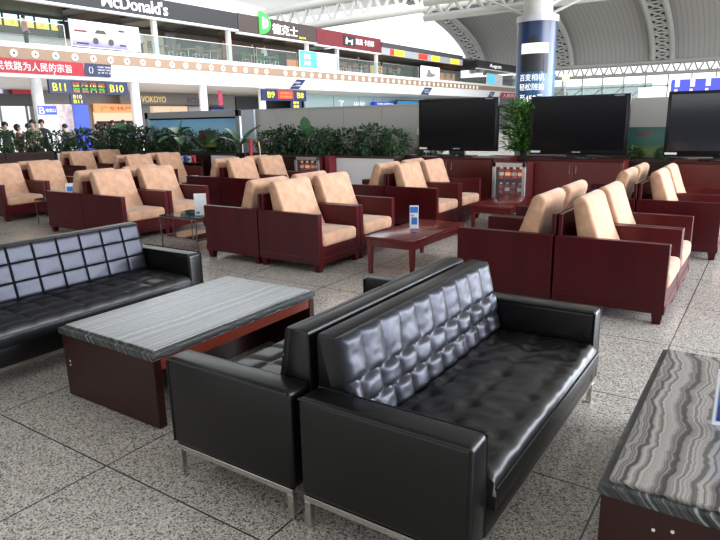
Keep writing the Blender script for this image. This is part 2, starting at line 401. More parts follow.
def bend(bm, r, a0, z0):
    for v in bm.verts:
        a = a0+v.co.x/r; rr = r+v.co.z
        v.co = Vector((rr*math.cos(a), rr*math.sin(a), z0+v.co.y))
def wrap_text(nm, s, h, wdt, z, m, shift=0.):
    bm = text_bm(s, h, wdt, .006)
    for v in bm.verts: v.co.x += -wdt/2+shift
    bend(bm, .643, view, z); return obj(nm, bm, m, wrap)
wrap_text('advert_line', '百变相机', .22, .84, 2.76, K['lwhite'], -.12)
wrap_text('advert_line', '轻松随拍', .22, .84, 2.46, K['lwhite'], -.12)
wrap_text('advert_price', '至458元', .24, .80, 2.08, K['lwhite'], -.12)
def arc_panel(nm, a0, a1, z0, z1, m, r=.642, th=.008, top=None):
    bm = bmesh.new(); n = 14; g = []
    for i in range(n+1):
        a = view+a0+(a1-a0)*i/n
        zt = z1 if top is None else top(i/n)
        g.append([bm.verts.new((rr*math.cos(a), rr*math.sin(a), z)) for rr in (r, r+th) for z in (z0, zt)])
    for i in range(n):
        p, q = g[i], g[i+1]
        for k, l in ((0, 1), (1, 3), (3, 2), (2, 0)): bm.faces.new((p[k], p[l], q[l], q[k]))
    bm.faces.new((g[0][0], g[0][1], g[0][3], g[0][2])); bm.faces.new((g[n][0], g[n][1], g[n][3], g[n][2])); bmesh.ops.recalc_face_normals(bm, faces=bm.faces)
    return obj(nm, bm, m, wrap)
arc_panel('pictured_dark_shape', -.80, .45, 3.05, 4.25, K['blacksign'], top=lambda s: 3.75+.45*math.sin(PI*s)**2)
arc_panel('pictured_white_stripe', -.80, .62, 3.62, 3.94, K['lwhite'], r=.651)
arc_panel('pictured_handle', .40, .62, 3.0, 3.62, K['dgrey'], r=.653)
bm = bmesh.new()
for dx in (-3.2, 3.4): rod(bm, (0, 0, 4.7), (dx, .8, 6.2), .045, n=8); rod(bm, (0, 0, 4.95), (dx*.25, .8, 5.6), .06, n=8)
obj('brace', bm, K['steelw'], ac)

K['leather_sheen'].node_tree.nodes['Principled BSDF'].inputs['Specular Tint'].default_value = (.84, .86, 1.0, 1)  # tint adds the bluish window sheen to the tufted fronts

# ------------------------------------------------------------------ balcony level on the left (structure)
BX = -31.08
bm = bmesh.new(); box(bm, (-45.5, 8, 4.0), (BX, 112, 5.62)); struct('floor_balcony', bm, K['paint'])
bm = bmesh.new(); box(bm, (BX, 8, 4.86), (BX+.04, 112, 5.38)); struct('trim_1', bm, K['tan'], label='tan stripe along the balcony edge')
bm = bmesh.new(); box(bm, (-45.5, 8, 0), (-42, 112, 4.0)); struct('wall_left', bm, K['mgrey'])
bm = bmesh.new(); box(bm, (-45.5, 8, 5.62), (-39.5, 86, 8.7)); struct('wall_balcony', bm, mat('shop_back_wall', (.15, .125, .105), .7))
bm = bmesh.new(); box(bm, (-45.5, 8, 8.45), (-31.4, 50.3, 8.6)); box(bm, (-45.5, 50.3, 8.2), (-31.4, 86, 8.35)); struct('ceiling_balcony', bm, K['dgrey'])
bm = bmesh.new(); box(bm, (-45.5, 86, 0), (-31.6, 112, 7.2)); struct('wall_far_left', bm, K['lgrey'])

# downlights in the tan stripe
def downlight():
    bm = bmesh.new(); rod(bm, (0, 0, 0), (.05, 0, 0), .17, n=18)
    t = obj('downlight', bm, mat('lamp_rim', (.9, .86, .74), .4, emit=(1, .9, .7), es=.35), None, True)
    bm = bmesh.new(); rod(bm, (.05, 0, 0), (.06, 0, 0), .065, n=12); obj('lens', bm, K['dgrey'], t)
    return t
dl = downlight(); dl.location = (BX+.04, 16.45, 5.1); tag(dl, 'round cream downlight in the tan balcony stripe', 'light', 'downlights in the balcony stripe')
for i in range(1, 54):
    if 17.5 < i < 18.5: continue
    dup(dl, (BX+.04, 16.45+1.055*i, 5.1), 0, dl['label'])

# glass railing panels with posts
def railing(y0, y1, label):
    t = thing('glass_railing', label, 'railing', (BX-.1, y0, 5.62), 0, 'glass railings along the balcony')
    bm = bmesh.new(); box(bm, (-.01, .02, .05), (.01, y1-y0-.02, 1.0)); obj('glass_pane', bm, K['glass'], t)
    bm = bmesh.new(); rod(bm, (0, 0, 1.05), (0, y1-y0, 1.05), .03, n=8); obj('handrail', bm, K['chrome'], t, True)
    for y in (.0, y1-y0):
        bm = bmesh.new(); box(bm, (-.03, y-.02, 0), (.03, y+.02, 1.05)); obj('post', bm, K['chrome'], t)
for y0, y1, l in ((8.2, 19.3, 'glass balcony railing left of the white car advert'), (23.9, 33.4, 'glass balcony railing under the long black restaurant sign'), (33.6, 38.1, 'glass balcony railing under the green letter logo'), (43.0, 50.2, 'glass balcony railing under the maroon shop sign'), (50.6, 57.6, 'glass balcony railing left of the small lit picture board'), (62.2, 75.0, 'glass balcony railing right of the small lit picture board'), (80.8, 100, 'glass balcony railing at the far end of the balcony')):
    railing(y0, y1, l)

# shop fascia signs
def fascia(name, label, y0, y1, z0, z1, m, x=BX-.02, th=.35, trim=True):
    t = thing(name, label, 'sign', (x, y0, z0))
    bm = bmesh.new(); box(bm, (-th, 0, 0), (0, y1-y0, z1-z0), .01, 1); obj('sign_board', bm, m, t)
    if trim:
        bm = bmesh.new(); box(bm, (-th, 0, -.13), (.02, y1-y0, -.02)); obj('light_rail', bm, K['paint'], t)
    return t
t = fascia('restaurant_sign', 'long black restaurant fascia sign with large white lettering at upper left', 8.2, 31.9, 7.73, 8.75, K['blacksign'])
text('sign_lettering', "McDonald's", .72, 4.40, FX, (.02, 21.62-8.2, .14), K['lwhite'], t, .04, .008)
t = fascia('restaurant_sign', 'dark brown fascia sign with a green letter logo and white Chinese name', 31.95, 40.6, 7.60, 8.78, K['brownsign'])
text('sign_lettering', '德克士', .72, 2.85, FX, (.02, 35.35-31.95, .18), K['lwhite'], t, .04, .006)
text('sign_small_lettering', '脆皮手枪', .14, .8, FX, (.02, 38.4-31.95, .12), K['lyellow'], t)
def dshape(k, x0, x1):
    pts = [(-.5*k, -.72*k)]+[(-.5*k+1.06*k*math.cos(a), .72*k*math.sin(a)) for a in [(-PI/2+PI*i/14) for i in range(15)]]+[(-.5*k, .72*k)]
    pts = [(p[0]+.05, p[1]) for p in pts]; bm = bmesh.new(); prism(bm, pts, 0, x0, x1); bmesh.ops.translate(bm, verts=bm.verts, vec=(0, 34.45-31.95, .78)); return bm
lg = obj('logo', dshape(1.05, .02, .12), K['lgreen'], t); obj('logo_centre', dshape(.55, .12, .15), K['lwhite'], lg)
t = fascia('shop_sign', 'maroon fascia sign with a black square and white Chinese lettering', 40.65, 50.25, 7.52, 8.72, K['redsign'])
bm = bmesh.new(); box(bm, (.0, 3.6, .2), (.03, 5.3, 1.0)); bd = obj('black_square', bm, K['blacksign'], t)
bm = bmesh.new(); prism(bm, [(.55, .3), (.75, .3), (.8, .5), (1.3, .5), (1.4, .28), (1.55, .28), (1.6, .75), (1.3, .62), (.9, .62), (.7, .88), (.55, .65)], 0, .03, .05); bmesh.ops.translate(bm, verts=bm.verts, vec=(0, 3.35, .02)); obj('white_emblem', bm, K['lwhite'], bd)
text('sign_lettering', '凯風 卡西郎', .50, 2.9, FX, (.02, 5.45, .40), K['lwhite'], t)
bm = bmesh.new(); prism(bm, [(-1.5, .12), (-1.2, .5), (-.9, .85), (-.6, .5), (-.2, .4), (-.1, .12)], 0, 0, .015); bmesh.ops.translate(bm, verts=bm.verts, vec=(0, 1.9, .1)); obj('faint_drawing', bm, mat('dark_maroon', (.16, .015, .022), .5), t)
t = fascia('canopy_sign', 'dark grey shop canopy with red and yellow light boxes', 50.4, 68.2, 8.05, 8.5, K['dgrey'], trim=False)
bm = bmesh.new(); box(bm, (-.3, 0, -.62), (-.02, 17.8, 0)); st = obj('grey_band', bm, K['lgrey'], t)
for nm, y0, y1, m in (('red_light_box', 51.9, 52.6, 'lred'), ('yellow_light_box', 52.6, 54.5, 'lyellow'), ('red_light_box', 57.5, 59.4, 'lred'), ('yellow_light_box', 60.4, 62.2, 'lyellow'), ('yellow_light_box', 65.0, 67.2, 'lyellow')):
    bm = bmesh.new(); box(bm, (-.02, y0-50.4, -.58), (.03, y1-50.4, -.05)); obj(nm, bm, K[m], st)
t = fascia('shop_sign', 'small black shop sign with white lettering at the far end', 72.6, 86, 7.45, 8.35, K['blacksign'])
text('sign_lettering', 'August', .55, 4.0, FX, (.02, 76.3-72.6, .12), K['lwhite'], t)

ordn = ('first', 'second', 'third', 'fourth', 'fifth', 'sixth', 'seventh', 'eighth', 'ninth', 'tenth', 'eleventh', 'twelfth', 'thirteenth', 'fourteenth', 'fifteenth', 'sixteenth')
# upper-level shop pillars, counters, menu screens, lamps, tables
for y, l in ((25.4, 'slim white post below the end of the restaurant lettering'), (31.5, 'slim white post at the right end of the black restaurant sign'), (44.1, 'slim white post under the left end of the maroon sign'), (50.3, 'slim white post at the right end of the maroon sign'), (40.0, 'slim white post behind the blue and white railing advert')):
    bm = bmesh.new(); box(bm, (-.12, -.14, 0), (.12, .14, 8.18-5.62)); tag(obj('shop_post', bm, K['paint'], None, loc=(-31.7, y, 5.62)), l, 'post')
for k in range(7):
    t = thing('menu_screen', ('first', 'second', 'third', 'fourth', 'fifth', 'sixth', 'rightmost')[k]+' lit menu screen in the row above the upper counter, counting from the left', 'screen', (-39.42, 18.6+k*.98, 7.55), 0, 'menu screens above the upper counter')
    bm = bmesh.new(); box(bm, (-.08, 0, 0), (0, .94, .78)); obj('casing', bm, K['navy'], t)
    bm = bmesh.new(); box(bm, (0, .05, .05), (.01, .89, .73)); sc = obj('display', bm, gradient_mat('menu_picture', ((0, (.6, .42, .05)), (.45, (.5, .5, .15)), (.6, (.4, .6, .5)), (1, (.45, .62, .66))), 2, .05, .73, .9), t)
    bm = bmesh.new(); ball(bm, (.012, .35+.1*(k % 3), .28), .14, (.08, 1, .8)); obj('pictured_food', bm, K['lorange'] if k % 2 else K['lyellow'], sc)
t = thing('service_counter', 'long pale service counter behind the balcony railing at left', 'counter', (-36, 12, 5.62))
bm = bmesh.new(); box(bm, (-.4, 0, 0), (.3, 10.5, .95), .02); obj('counter_front', bm, K['white'], t)
bm = bmesh.new(); box(bm, (-.45, -.05, .95), (.36, 10.55, 1.02), .01); obj('counter_top', bm, K['lgrey'], t)
for i, (x, y, m) in enumerate([(-35, 12+2.6*k, 'lwhite') for k in range(9)]+[(-33.2, 14+3.2*k, 'lwhite') for k in range(6)]+[(-33.5, 34.3+.9*k, 'lwarm') for k in range(6)]+[(-33, 44.6+.9*k, 'lwhite') for k in range(6)]+[(-34, 52+2.2*k, 'lwarm') for k in range(7)]):
    z = 8.45 if y < 50.3 else 8.2
    bm = bmesh.new(); rod(bm, (0, 0, -.06), (0, 0, 0), .13, n=12)
    o = obj('ceiling_spotlight', bm, K[m], None, loc=(x, y, z)); tag(o, 'small round ceiling lamp glowing inside the upper shops', 'light', 'ceiling lamps of the upper shops')
def shop_light(y, z, p, col): area('shop_ceiling_light', (-35, y, z), (0, 0, 0), 5, 6, p, col)
for y in (14, 21, 28): shop_light(y, 8.35, 70, (1, .93, .85))
for y in (37, 47): shop_light(y, 8.35, 90, (1, .85, .65))
for y in (56, 66): shop_light(y, 8.1, 70, (1, .9, .75))
# shop fittings on the back wall upstairs
def panel(name, label, cat, x, y0, y1, z0, z1, m, th=.12):
    bm = bmesh.new(); box(bm, (-th, 0, 0), (0, y1-y0, z1-z0), .01, 1); return tag(obj(name, bm, m, None, loc=(x, y0, z0)), label, cat)
panel('wall_board', 'blue board on the back wall of the shop under the green logo', 'board', -39.3, 42.2, 45.2, 6.6, 7.5, K['navy'])
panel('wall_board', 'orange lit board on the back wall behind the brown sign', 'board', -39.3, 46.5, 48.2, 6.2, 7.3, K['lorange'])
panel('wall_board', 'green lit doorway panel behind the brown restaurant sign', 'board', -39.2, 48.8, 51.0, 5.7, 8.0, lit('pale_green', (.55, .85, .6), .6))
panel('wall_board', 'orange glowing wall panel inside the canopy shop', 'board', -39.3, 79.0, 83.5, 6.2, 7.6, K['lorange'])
panel('wall_board', 'dark wall panel behind the right end of the black restaurant sign', 'board', -39.3, 33.5, 37.0, 5.7, 7.9, K['dgrey'])
panel('wall_board', 'terracotta pillar panel at the right end of the black restaurant', 'board', -39.2, 38.2, 39.4, 5.7, 8.2, mat('terracotta', (.4, .12, .06), .6))
panel('wall_board', 'warm cream wall panel right of the car advert', 'board', -39.2, 28.6, 32.2, 5.7, 8.0, mat('warm_cream', (.75, .62, .42), .6))
for k, (y0, y1, z0, z1, m) in enumerate(((24.0, 25.0, 5.62, 8.2, 'black'), (25.3, 27.6, 6.4, 7.9, 'tan'), (32.3, 33.3, 5.62, 8.3, 'mgrey'), (39.6, 41.8, 5.62, 7.2, 'wood_cab'), (45.4, 46.3, 5.62, 7.8, 'black'), (51.3, 53.0, 6.3, 7.9, 'lgrey'), (53.4, 55.6, 5.62, 7.4, 'black'), (56.0, 58.3, 6.0, 7.8, 'redsign'), (58.7, 60.8, 5.62, 8.1, 'dgrey'), (61.2, 63.4, 6.2, 7.6, 'lgold'), (63.8, 66.9, 5.62, 8.0, 'black'), (67.4, 70.6, 6.2, 7.7, 'leaf'), (71.2, 74.5, 5.62, 8.0, 'wood_brown'), (75.0, 78.4, 6.0, 7.8, 'dgrey'))):
    panel('wall_display', ordn[k]+' wall display at the back of the upper shops, counting from the restaurant name rightwards', 'wall display', -39.12, y0, y1, z0, z1, K[m], .3)
for k, y in enumerate((23.5, 27.5, 31.0, 36.0, 41.0, 46.5)):
    bm = bmesh.new(); box(bm, (-3.2, -.9, 0), (0, .9, .45), .01, 1); tag(obj('ceiling_duct', bm, K['black'], None, loc=(-33.2, y, 8.0)), ordn[k]+' black ceiling box inside the upper shops, counting from the left', 'ceiling duct')
def cafe_table(y, x, l):
    t = thing('cafe_table', l, 'table', (x, y, 5.62), 0, 'cafe tables on the balcony')
    bm = bmesh.new(); box(bm, (-.35, -.35, .70), (.35, .35, .74), .01); obj('table_top', bm, K['tan'], t)
    bm = bmesh.new(); rod(bm, (0, 0, 0), (0, 0, .7), .035); rod(bm, (0, 0, 0), (0, 0, .03), .22, n=16); obj('pedestal', bm, K['chrome'], t)
def cafe_chair(y, x, rz, l, m):
    t = thing('cafe_chair', l, 'chair', (x, y, 5.62), rz, 'cafe chairs on the balcony')
    bm = bmesh.new(); box(bm, (-.2, -.2, .42), (.2, .2, .47), .015); obj('seat', bm, m, t)
    bm = bmesh.new(); box(bm, (-.22, -.2, .5), (-.18, .2, .95), .015); obj('backrest', bm, m, t)
    for a in (-.17, .17):
        for b in (-.17, .17):
            bm = bmesh.new(); rod(bm, (a, b, 0), (a, b, .42), .018, n=6); obj('leg', bm, K['chrome'], t)
for k, y in enumerate((26.5, 28.7, 30.6, 34.6, 36.6, 45.3, 47.3, 49.2, 52.5, 55.2, 64.2, 67.5)):
    cafe_table(y, -32.6, ordn[k]+' small table behind the balcony glass, counting from the left')
    for s, q in ((-1, PI/2), (1, -PI/2)):
        cafe_chair(y+.62*s, -32.6, q, ('green' if k in (3, 4) else 'brown')+' cafe chair '+('left' if s < 0 else 'right')+' of the '+ordn[k]+' balcony table', K['leaf_bright'] if k in (3, 4) else K['tan'])

# advert boards on the railing
t = thing('car_advert', 'white railing advert with a pictured silver and yellow car', 'advert', (BX+.02, 19.5, 5.66))
bm = bmesh.new(); box(bm, (0, 0, 0), (.08, 4.25, 1.33), .01, 1); obj('board', bm, K['white'], t)
bm = bmesh.new(); box(bm, (.08, .05, .04), (.085, 3.4, 1.29)); pic = obj('printed_picture', bm, gradient_mat('pale_lilac_print', ((0, (.20, .16, .36)), (.3, (.42, .40, .52)), (.6, (.55, .56, .62)), (1, (.40, .38, .52))), 2, 0, 1.3, 0), t)
bm = bmesh.new(); prism(bm, [(1.15, .35), (2.6, .35), (2.65, .62), (2.35, .72), (2.1, .95), (1.5, .98), (1.25, .72), (1.1, .6)], 0, .085, .10); car = obj('pictured_car', bm, mat('car_print', (.55, .6, .35), .4), pic)
for yw in (1.42, 2.35):
    bm = bmesh.new(); rod(bm, (.10, yw, .36), (.11, yw, .36), .17, n=16); obj('pictured_wheel', bm, K['dgrey'], car)
bm = bmesh.new(); prism(bm, [(1.4, .74), (2.12, .74), (2.0, .92), (1.55, .93)], 0, .10, .11); obj('pictured_windows', bm, K['dgrey'], car)
for z, y0, y1, m in ((.14, .3, 1.0, 'navy'), (.75, .25, .95, 'redsign'), (.95, 2.9, 3.25, 'navy'), (.2, 2.9, 3.3, 'navy')):
    bm = bmesh.new(); box(bm, (.085, y0, z), (.09, y1, z+.09)); obj('print_block', bm, K[m], pic)
t = thing('railing_advert', 'half blue half white advert board on the railing below the brown sign', 'advert', (BX+.02, 38.2, 5.62))
bm = bmesh.new(); box(bm, (0, 0, 0), (.08, 4.8, 1.25), .01, 1); obj('board', bm, K['white'], t)
bm = bmesh.new(); box(bm, (.08, .03, .03), (.09, 2.15, 1.22)); bl = obj('blue_half', bm, K['lcyan'], t)
for i, s in enumerate(('招租', '热线')): text('advert_lettering', s, .36, .85, FX, (.09, .5, .66-.48*i), K['lwhite'], bl)
t = thing('picture_board', 'small lit picture board on the railing under the canopy shop', 'advert', (BX+.02, 57.8, 5.6))
bm = bmesh.new(); box(bm, (0, 0, 0), (.08, 4.2, 1.25), .01, 1); obj('board', bm, K['lwhite'], t)
bm = bmesh.new(); prism(bm, [(1.0, .2), (2.2, .15), (3.3, .35), (3.0, .55), (2.2, .6), (2.0, .95), (1.5, .9), (1.3, .5)], 0, .08, .09); obj('pictured_shape', bm, K['mgrey'], t)
t = thing('railing_advert', 'blue and white advert board under the small far black sign', 'advert', (BX+.02, 75.2, 5.6))
bm = bmesh.new(); box(bm, (0, 0, 0), (.08, 5.4, 1.3), .01, 1); obj('board', bm, K['white'], t)
bm = bmesh.new(); box(bm, (.08, .1, .05), (.09, 2.7, 1.25)); obj('blue_half', bm, K['lcyan'], t)

# banners hung on the white edge
t = thing('slogan_banner', 'long red banner with white Chinese slogan on the balcony edge', 'banner', (BX+.05, 13.6, 4.17))
bm = bmesh.new(); box(bm, (0, 0, 0), (.02, 20.05-13.6, .68)); obj('red_cloth', bm, K['red'], t)
bm = bmesh.new(); prism(bm, [(20.05-13.6, 0), (8.02, 0), (8.12, .68), (20.13-13.6, .68)], 0, 0, .022); nb = obj('blue_end', bm, K['navy'], t)
text('banner_lettering', '人民铁路为人民的宗旨', .42, 4.30, FX, (.022, 15.05-13.6, .13), K['paint'], t, .006, .004)
for i, s in enumerate(('中国铁路广州局集团', '有限公司广州南站', '宣 传 栏 目')): text('banner_small_lettering', s, .085, .8, FX, (.022, 20.85-13.6, .48-.15*i), K['paint'], nb, .004)
bm = bmesh.new()
for s in (-1, 1):
    for k in range(6):
        a = PI/2+s*(.35+k*.42); b = PI/2+s*(.35+(k+1)*.42); rod(bm, (.03, 20.45-13.6+.11*math.cos(a), .34+.17*math.sin(a)), (.03, 20.45-13.6+.11*math.cos(b), .34+.17*math.sin(b)), .022, n=6)
obj('ring_emblem', bm, K['paint'], nb)
def flag(label, y0, y1, m, n=2):
    t = thing('hanging_flag', label, 'banner', (BX+.05, y0, 4.0), 0)
    bm = bmesh.new(); prism(bm, [(0, 0), (y1-y0, 0), (y1-y0+.9, .72), (.9, .72)], 0, 0, .02); obj('cloth', bm, m, t)
    bm = bmesh.new()
    for k in range(n): box(bm, (.02, .55+.25*k, .42-.22*k), (.025, y1-y0+.2+.15*k, .52-.22*k))
    obj('printed_lines', bm, mat('pale_print', (.35, .38, .6), .5), t)
flag('slanted navy blue flag left of the grey partition top', 36.9, 38.0, K['navy'])
flag('slanted navy blue flag above the left television', 57.8, 59.5, K['navy'])
flag('far slanted navy blue flag beside the red banner', 75.8, 77.3, K['navy'])
t = thing('slogan_banner', 'far small red banner with white lettering left of the advert column', 'banner', (BX+.05, 79.6, 3.98))
bm = bmesh.new(); prism(bm, [(0, 0), (14, 0), (14.5, .75), (.8, .75)], 0, 0, .02); obj('red_cloth', bm, K['red'], t)
text('banner_lettering', '人民的宗旨', .45, 7.2, FX, (.02, 1.4, .14), K['paint'], t)

# ------------------------------------------------------------------ ground floor under the balcony
t = thing('gate_sign', 'navy gate sign board reading B11 and B10 with a lit display', 'sign', (-30, 17.4, 3.2))
bm = bmesh.new(); box(bm, (-.15, 0, 0), (0, 4.5, .68), .01, 1); obj('sign_board', bm, K['navy'], t)
bm = bmesh.new(); box(bm, (-.12, 1.05, -.52), (0, 1.85, 0), .01, 1); lb = obj('lower_board', bm, K['navy'], t)
text('gate_number', 'B11', .38, .68, FX, (.01, .18, .13), K['lyellow'], t, .01, .006)
text('gate_number', 'B10', .38, .82, FX, (.01, 3.38, .14), K['lyellow'], t, .01, .006)
text('gate_number', 'B10', .18, .46, FX, (.01, 1.2, -.22), K['lyellow'], lb, .01, .004); text('gate_number', 'B11', .18, .46, FX, (.01, 1.2, -.46), K['lyellow'], lb, .01, .004)
bm = bmesh.new(); box(bm, (0, 1.22, .05), (.01, 3.2, .63)); dp = obj('lit_display', bm, K['black'], t)
for z, m, words in ((.48, 'lred', ('G1305', '长沙', '检票', '候车中')), (.36, 'lyellow', ('G6102', '广州', '10', '检票口')), (.2, 'lgreen', ('G818', '北京', '正点', '停检')), (.08, 'lorange', ('D2808', '贵阳', '11', '正点'))):
    for k, s in enumerate(words): text('display_characters', s, .10, .34, FX, (.012, 1.26+.48*k, z), K[m], dp, .004)
for y in (.4, 4.1):
    bm = bmesh.new(); tube(bm, [(-.07, y, .66), (-.07, y, 1.0), (-1.1, y, 1.0)], .02, 6); obj('hanger', bm, K['chrome'], t)
t = thing('gate_sign', 'navy gate sign board reading B9 and B8 with red display', 'sign', (-30, 32.7, 3.05))
bm = bmesh.new(); box(bm, (-.15, 0, 0), (0, 4.9, .78), .01, 1); obj('sign_board', bm, K['navy'], t)
bm = bmesh.new(); box(bm, (-.12, 3.1, -.55), (0, 4.3, 0), .01, 1); lb = obj('lower_board', bm, K['navy'], t)
text('gate_number', 'B9', .42, .72, FX, (.01, .55, .2), K['lyellow'], t, .01, .006); text('gate_number', 'B8', .40, .75, FX, (.01, 3.8, .22), K['lyellow'], t, .01, .006)
text('gate_number', 'B9', .2, .6, FX, (.01, 3.35, -.22), K['lyellow'], lb, .01, .006); text('gate_number', 'B8', .2, .6, FX, (.01, 3.35, -.48), K['lyellow'], lb, .01, .006)
bm = bmesh.new(); box(bm, (0, 1.65, .14), (.01, 3.35, .72)); dp = obj('lit_display', bm, lit('red_display', (.75, .05, .02), .9), t)
text('display_characters', '检票口', .16, 1.2, FX, (.012, 1.9, .46), K['lorange'], dp); text('display_characters', '正在检票', .16, 1.3, FX, (.012, 1.85, .22), K['lorange'], dp)
for y in (.5, 4.4):
    bm = bmesh.new(); tube(bm, [(-.07, y, .76), (-.07, y, 1.12), (-1.1, y, 1.12)], .02, 6); obj('hanger', bm, K['chrome'], t)
t = thing('information_stand', 'white standing sign with a blue top reading B', 'sign', (-29.8, 16.55, 0))
bm = bmesh.new(); box(bm, (-.08, 0, .1), (0, .95, 2.6), .01, 1); obj('panel', bm, K['lwhite'], t)
bm = bmesh.new(); box(bm, (0, 0, 2.17), (.02, .95, 2.6)); hb = obj('blue_header', bm, K['blue'], t)
text('header_letter', 'B', .32, .27, FX, (.02, .06, 2.22), K['lwhite'], hb); text('header_characters', '检票口', .17, .5, FX, (.02, .38, 2.3), K['lwhite'], hb); text('panel_characters', 'WC', .16, .4, FX, (.01, .45, 1.85), K['lgreen'], t)
bm = bmesh.new(); box(bm, (-.3, .1, 0), (.22, .85, .1), .01); obj('base', bm, K['lgrey'], t)
# back wall fittings
panel('dark_fascia_board', 'dark fascia over the bright glass doors at far left', 'board', -41.6, 8.5, 23.0, 2.95, 3.7, K['dgrey'])
t = thing('glass_doors', 'bright white glass doors under the balcony at far left', 'doors', (-41.7, 12, 0))
bm = bmesh.new(); box(bm, (-.1, 0, 0), (0, 10.6, 2.95)); obj('lit_glass', bm, lit('daylight_glass', (.93, .97, 1), 1.0), t)
for k in range(7):
    bm = bmesh.new(); box(bm, (0, k*1.72, 0), (.06, k*1.72+.14, 2.95)); obj('door_frame', bm, K['mgrey'], t)
t = thing('wall_poster', 'red wall advert above the dark fascia at far left', 'advert', (-41.6, 21.6, 3.72))
bm = bmesh.new(); box(bm, (-.06, 0, 0), (0, 1.9, .95)); obj('panel', bm, lit('deep_red', (.5, .02, .03), .35), t)
bm = bmesh.new(); prism(bm, [(.2, .3), (.5, .6), (.4, .7), (.1, .45)], 0, 0, .02); obj('printed_figure', bm, K['lwhite'], t)
t = thing('wall_poster', 'pale lilac advert at the left edge above the doors', 'advert', (-41.6, 18.8, 3.74))
bm = bmesh.new(); box(bm, (-.06, 0, 0), (0, 2.2, .92)); obj('panel', bm, lit('lilac', (.75, .68, .9), .7), t)
panel('blue_display', 'tall glowing blue advert panel under the lower gate board', 'advert', -38, 23.5, 24.5, 0, 2.95, K['lblue'])
panel('picture_display', 'pale patterned advert left of the tall blue panel', 'advert', -39, 21.5, 24.0, 0, 3.0, mat('patterned_print', (.7, .62, .55), .5, noise_=(3, (.35, .32, .33), (1, 1, 1)), emit=(.6, .5, .45), es=.25))
t = thing('lit_shopfront', 'warm orange shop front between the white columns', 'shop', (-41.7, 27.3, 0))
bm = bmesh.new(); box(bm, (-.1, 0, 0), (0, 3.4, 2.6)); obj('interior_wall', bm, lit('warm_interior', (1, .72, .5), .75), t)
bm = bmesh.new(); box(bm, (0, 0, 2.5), (.2, 3.4, 3.15)); fb = obj('orange_fascia', bm, K['lorange'], t)
text('fascia_lettering', '广东特产', .3, 2.6, FX, (.2, .5, 2.65), K['red'], fb)
for k in range(4):
    bm = bmesh.new(); box(bm, (.05, .1+.85*k, .3), (.4, .75+.85*k, 1.9)); obj('shelf_unit', bm, K['wood_brown'], t)
t = thing('shop_sign', 'gold lettering on the grey fascia under the balcony', 'sign', (-40.5, 31.0, 3.0))
bm = bmesh.new(); box(bm, (-.15, -2.2, .1), (0, 9.5, 1.0)); obj('fascia_board', bm, mat('taupe_fascia', (.20, .18, .16), .6), t)
text('fascia_lettering', 'VOKOYO', .45, 2.3, FX, (.01, -.35, .25), K['lgold'], t); text('fascia_lettering', 'EOX', .45, 1.5, FX, (.01, 4.1, .2), mat('dark_violet', (.07, .05, .22), .5), t)
for nm, y0, y1, l, m in (('lit_window', 32.5, 34.2, 'left warm lit shop window under the gold lettering', 'lorange'), ('lit_window', 34.35, 36.0, 'right warm lit shop window under the gold lettering', 'lorange'), ('lit_window', 36.2, 37.4, 'grey lit shop window left of the dark doorway', 'lgrey')):
    panel(nm, l, 'window', -41.6, y0, y1, 0, 3.0, lit('window_glow', (1, .75, .52), .65) if m == 'lorange' else K[m], .4)
panel('dark_doorway', 'dark doorway with pale lights under the violet lettering', 'doorway', -41.6, 37.5, 40.2, 0, 2.95, K['black'])
t = thing('hanging_pennant', 'pink hanging pennant right of the third white column', 'banner', (-36, 34.3, 2.9))
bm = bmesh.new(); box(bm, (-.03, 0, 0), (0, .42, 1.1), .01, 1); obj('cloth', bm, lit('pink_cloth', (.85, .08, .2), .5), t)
bm = bmesh.new(); rod(bm, (-.015, .05, 1.1), (-.015, .37, 1.1), .02, n=6); obj('rod', bm, K['chrome'], t)
t = thing('blue_lit_sign', 'small bright blue standing sign above the blue painted hoarding', 'sign', (-35, 32.6, 0))
bm = bmesh.new(); box(bm, (-.12, 0, 2.2), (0, 1.6, 2.6), .01, 1); obj('board', bm, K['blue'], t)
bm = bmesh.new(); rod(bm, (-.06, .3, 0), (-.06, .3, 2.2), .04); rod(bm, (-.06, 1.3, 0), (-.06, 1.3, 2.2), .04); obj('post', bm, K['lgrey'], t)
t = thing('glass_partition', 'pale green glass wall with white lettering under the balcony', 'partition', (-37, 46, 0))
bm = bmesh.new(); box(bm, (-.05, 0, 0), (0, 24, 4.0)); obj('pane', bm, mat('frosted_green_glass', (.42, .56, .56), .15), t)
for k in range(6):
    bm = bmesh.new(); box(bm, (0, 4.6*k, 0), (.05, 4.6*k+.07, 4)); obj('mullion', bm, K['lgrey'], t)
text('glass_lettering', '了', .75, .9, FX, (.02, 5.5, 2.75), K['lwhite'], t); text('glass_lettering', '出站', .7, 2.0, FX, (.02, 8.3, 2.75), K['lwhite'], t)
bm = bmesh.new(); rod(bm, (.02, 11.8, 3.05), (.06, 11.8, 3.05), .42, n=18); obj('blue_disc', bm, K['blue'], t)
t = thing('blue_sign', 'dark blue sign with white lettering just above the grey partition', 'sign', (-36.5, 57.5, 2.9))
bm = bmesh.new()
for y in (.3, 4.1): rod(bm, (-.05, y, .5), (-.05, y, 1.1), .03, n=6)
obj('hanger', bm, K['chrome'], t)
bm = bmesh.new(); box(bm, (-.1, 0, 0), (0, 4.4, .55)); obj('board', bm, K['blue'], t); text('sign_lettering', '卫生间饮水', .35, 3.6, FX, (.01, .4, .1), K['lwhite'], t)
t = thing('wall_screen', 'blue lit screen in a dark frame left of the left television', 'screen', (-36, 61.3, 2.7))
bm = bmesh.new(); box(bm, (-.1, 0, 0), (0, 5.3, .98), .02); obj('casing', bm, K['dgrey'], t)
bm = bmesh.new(); box(bm, (0, .25, .12), (.01, 5.05, .86)); obj('display', bm, lit('screen_blue', (.03, .28, .5), .8), t)
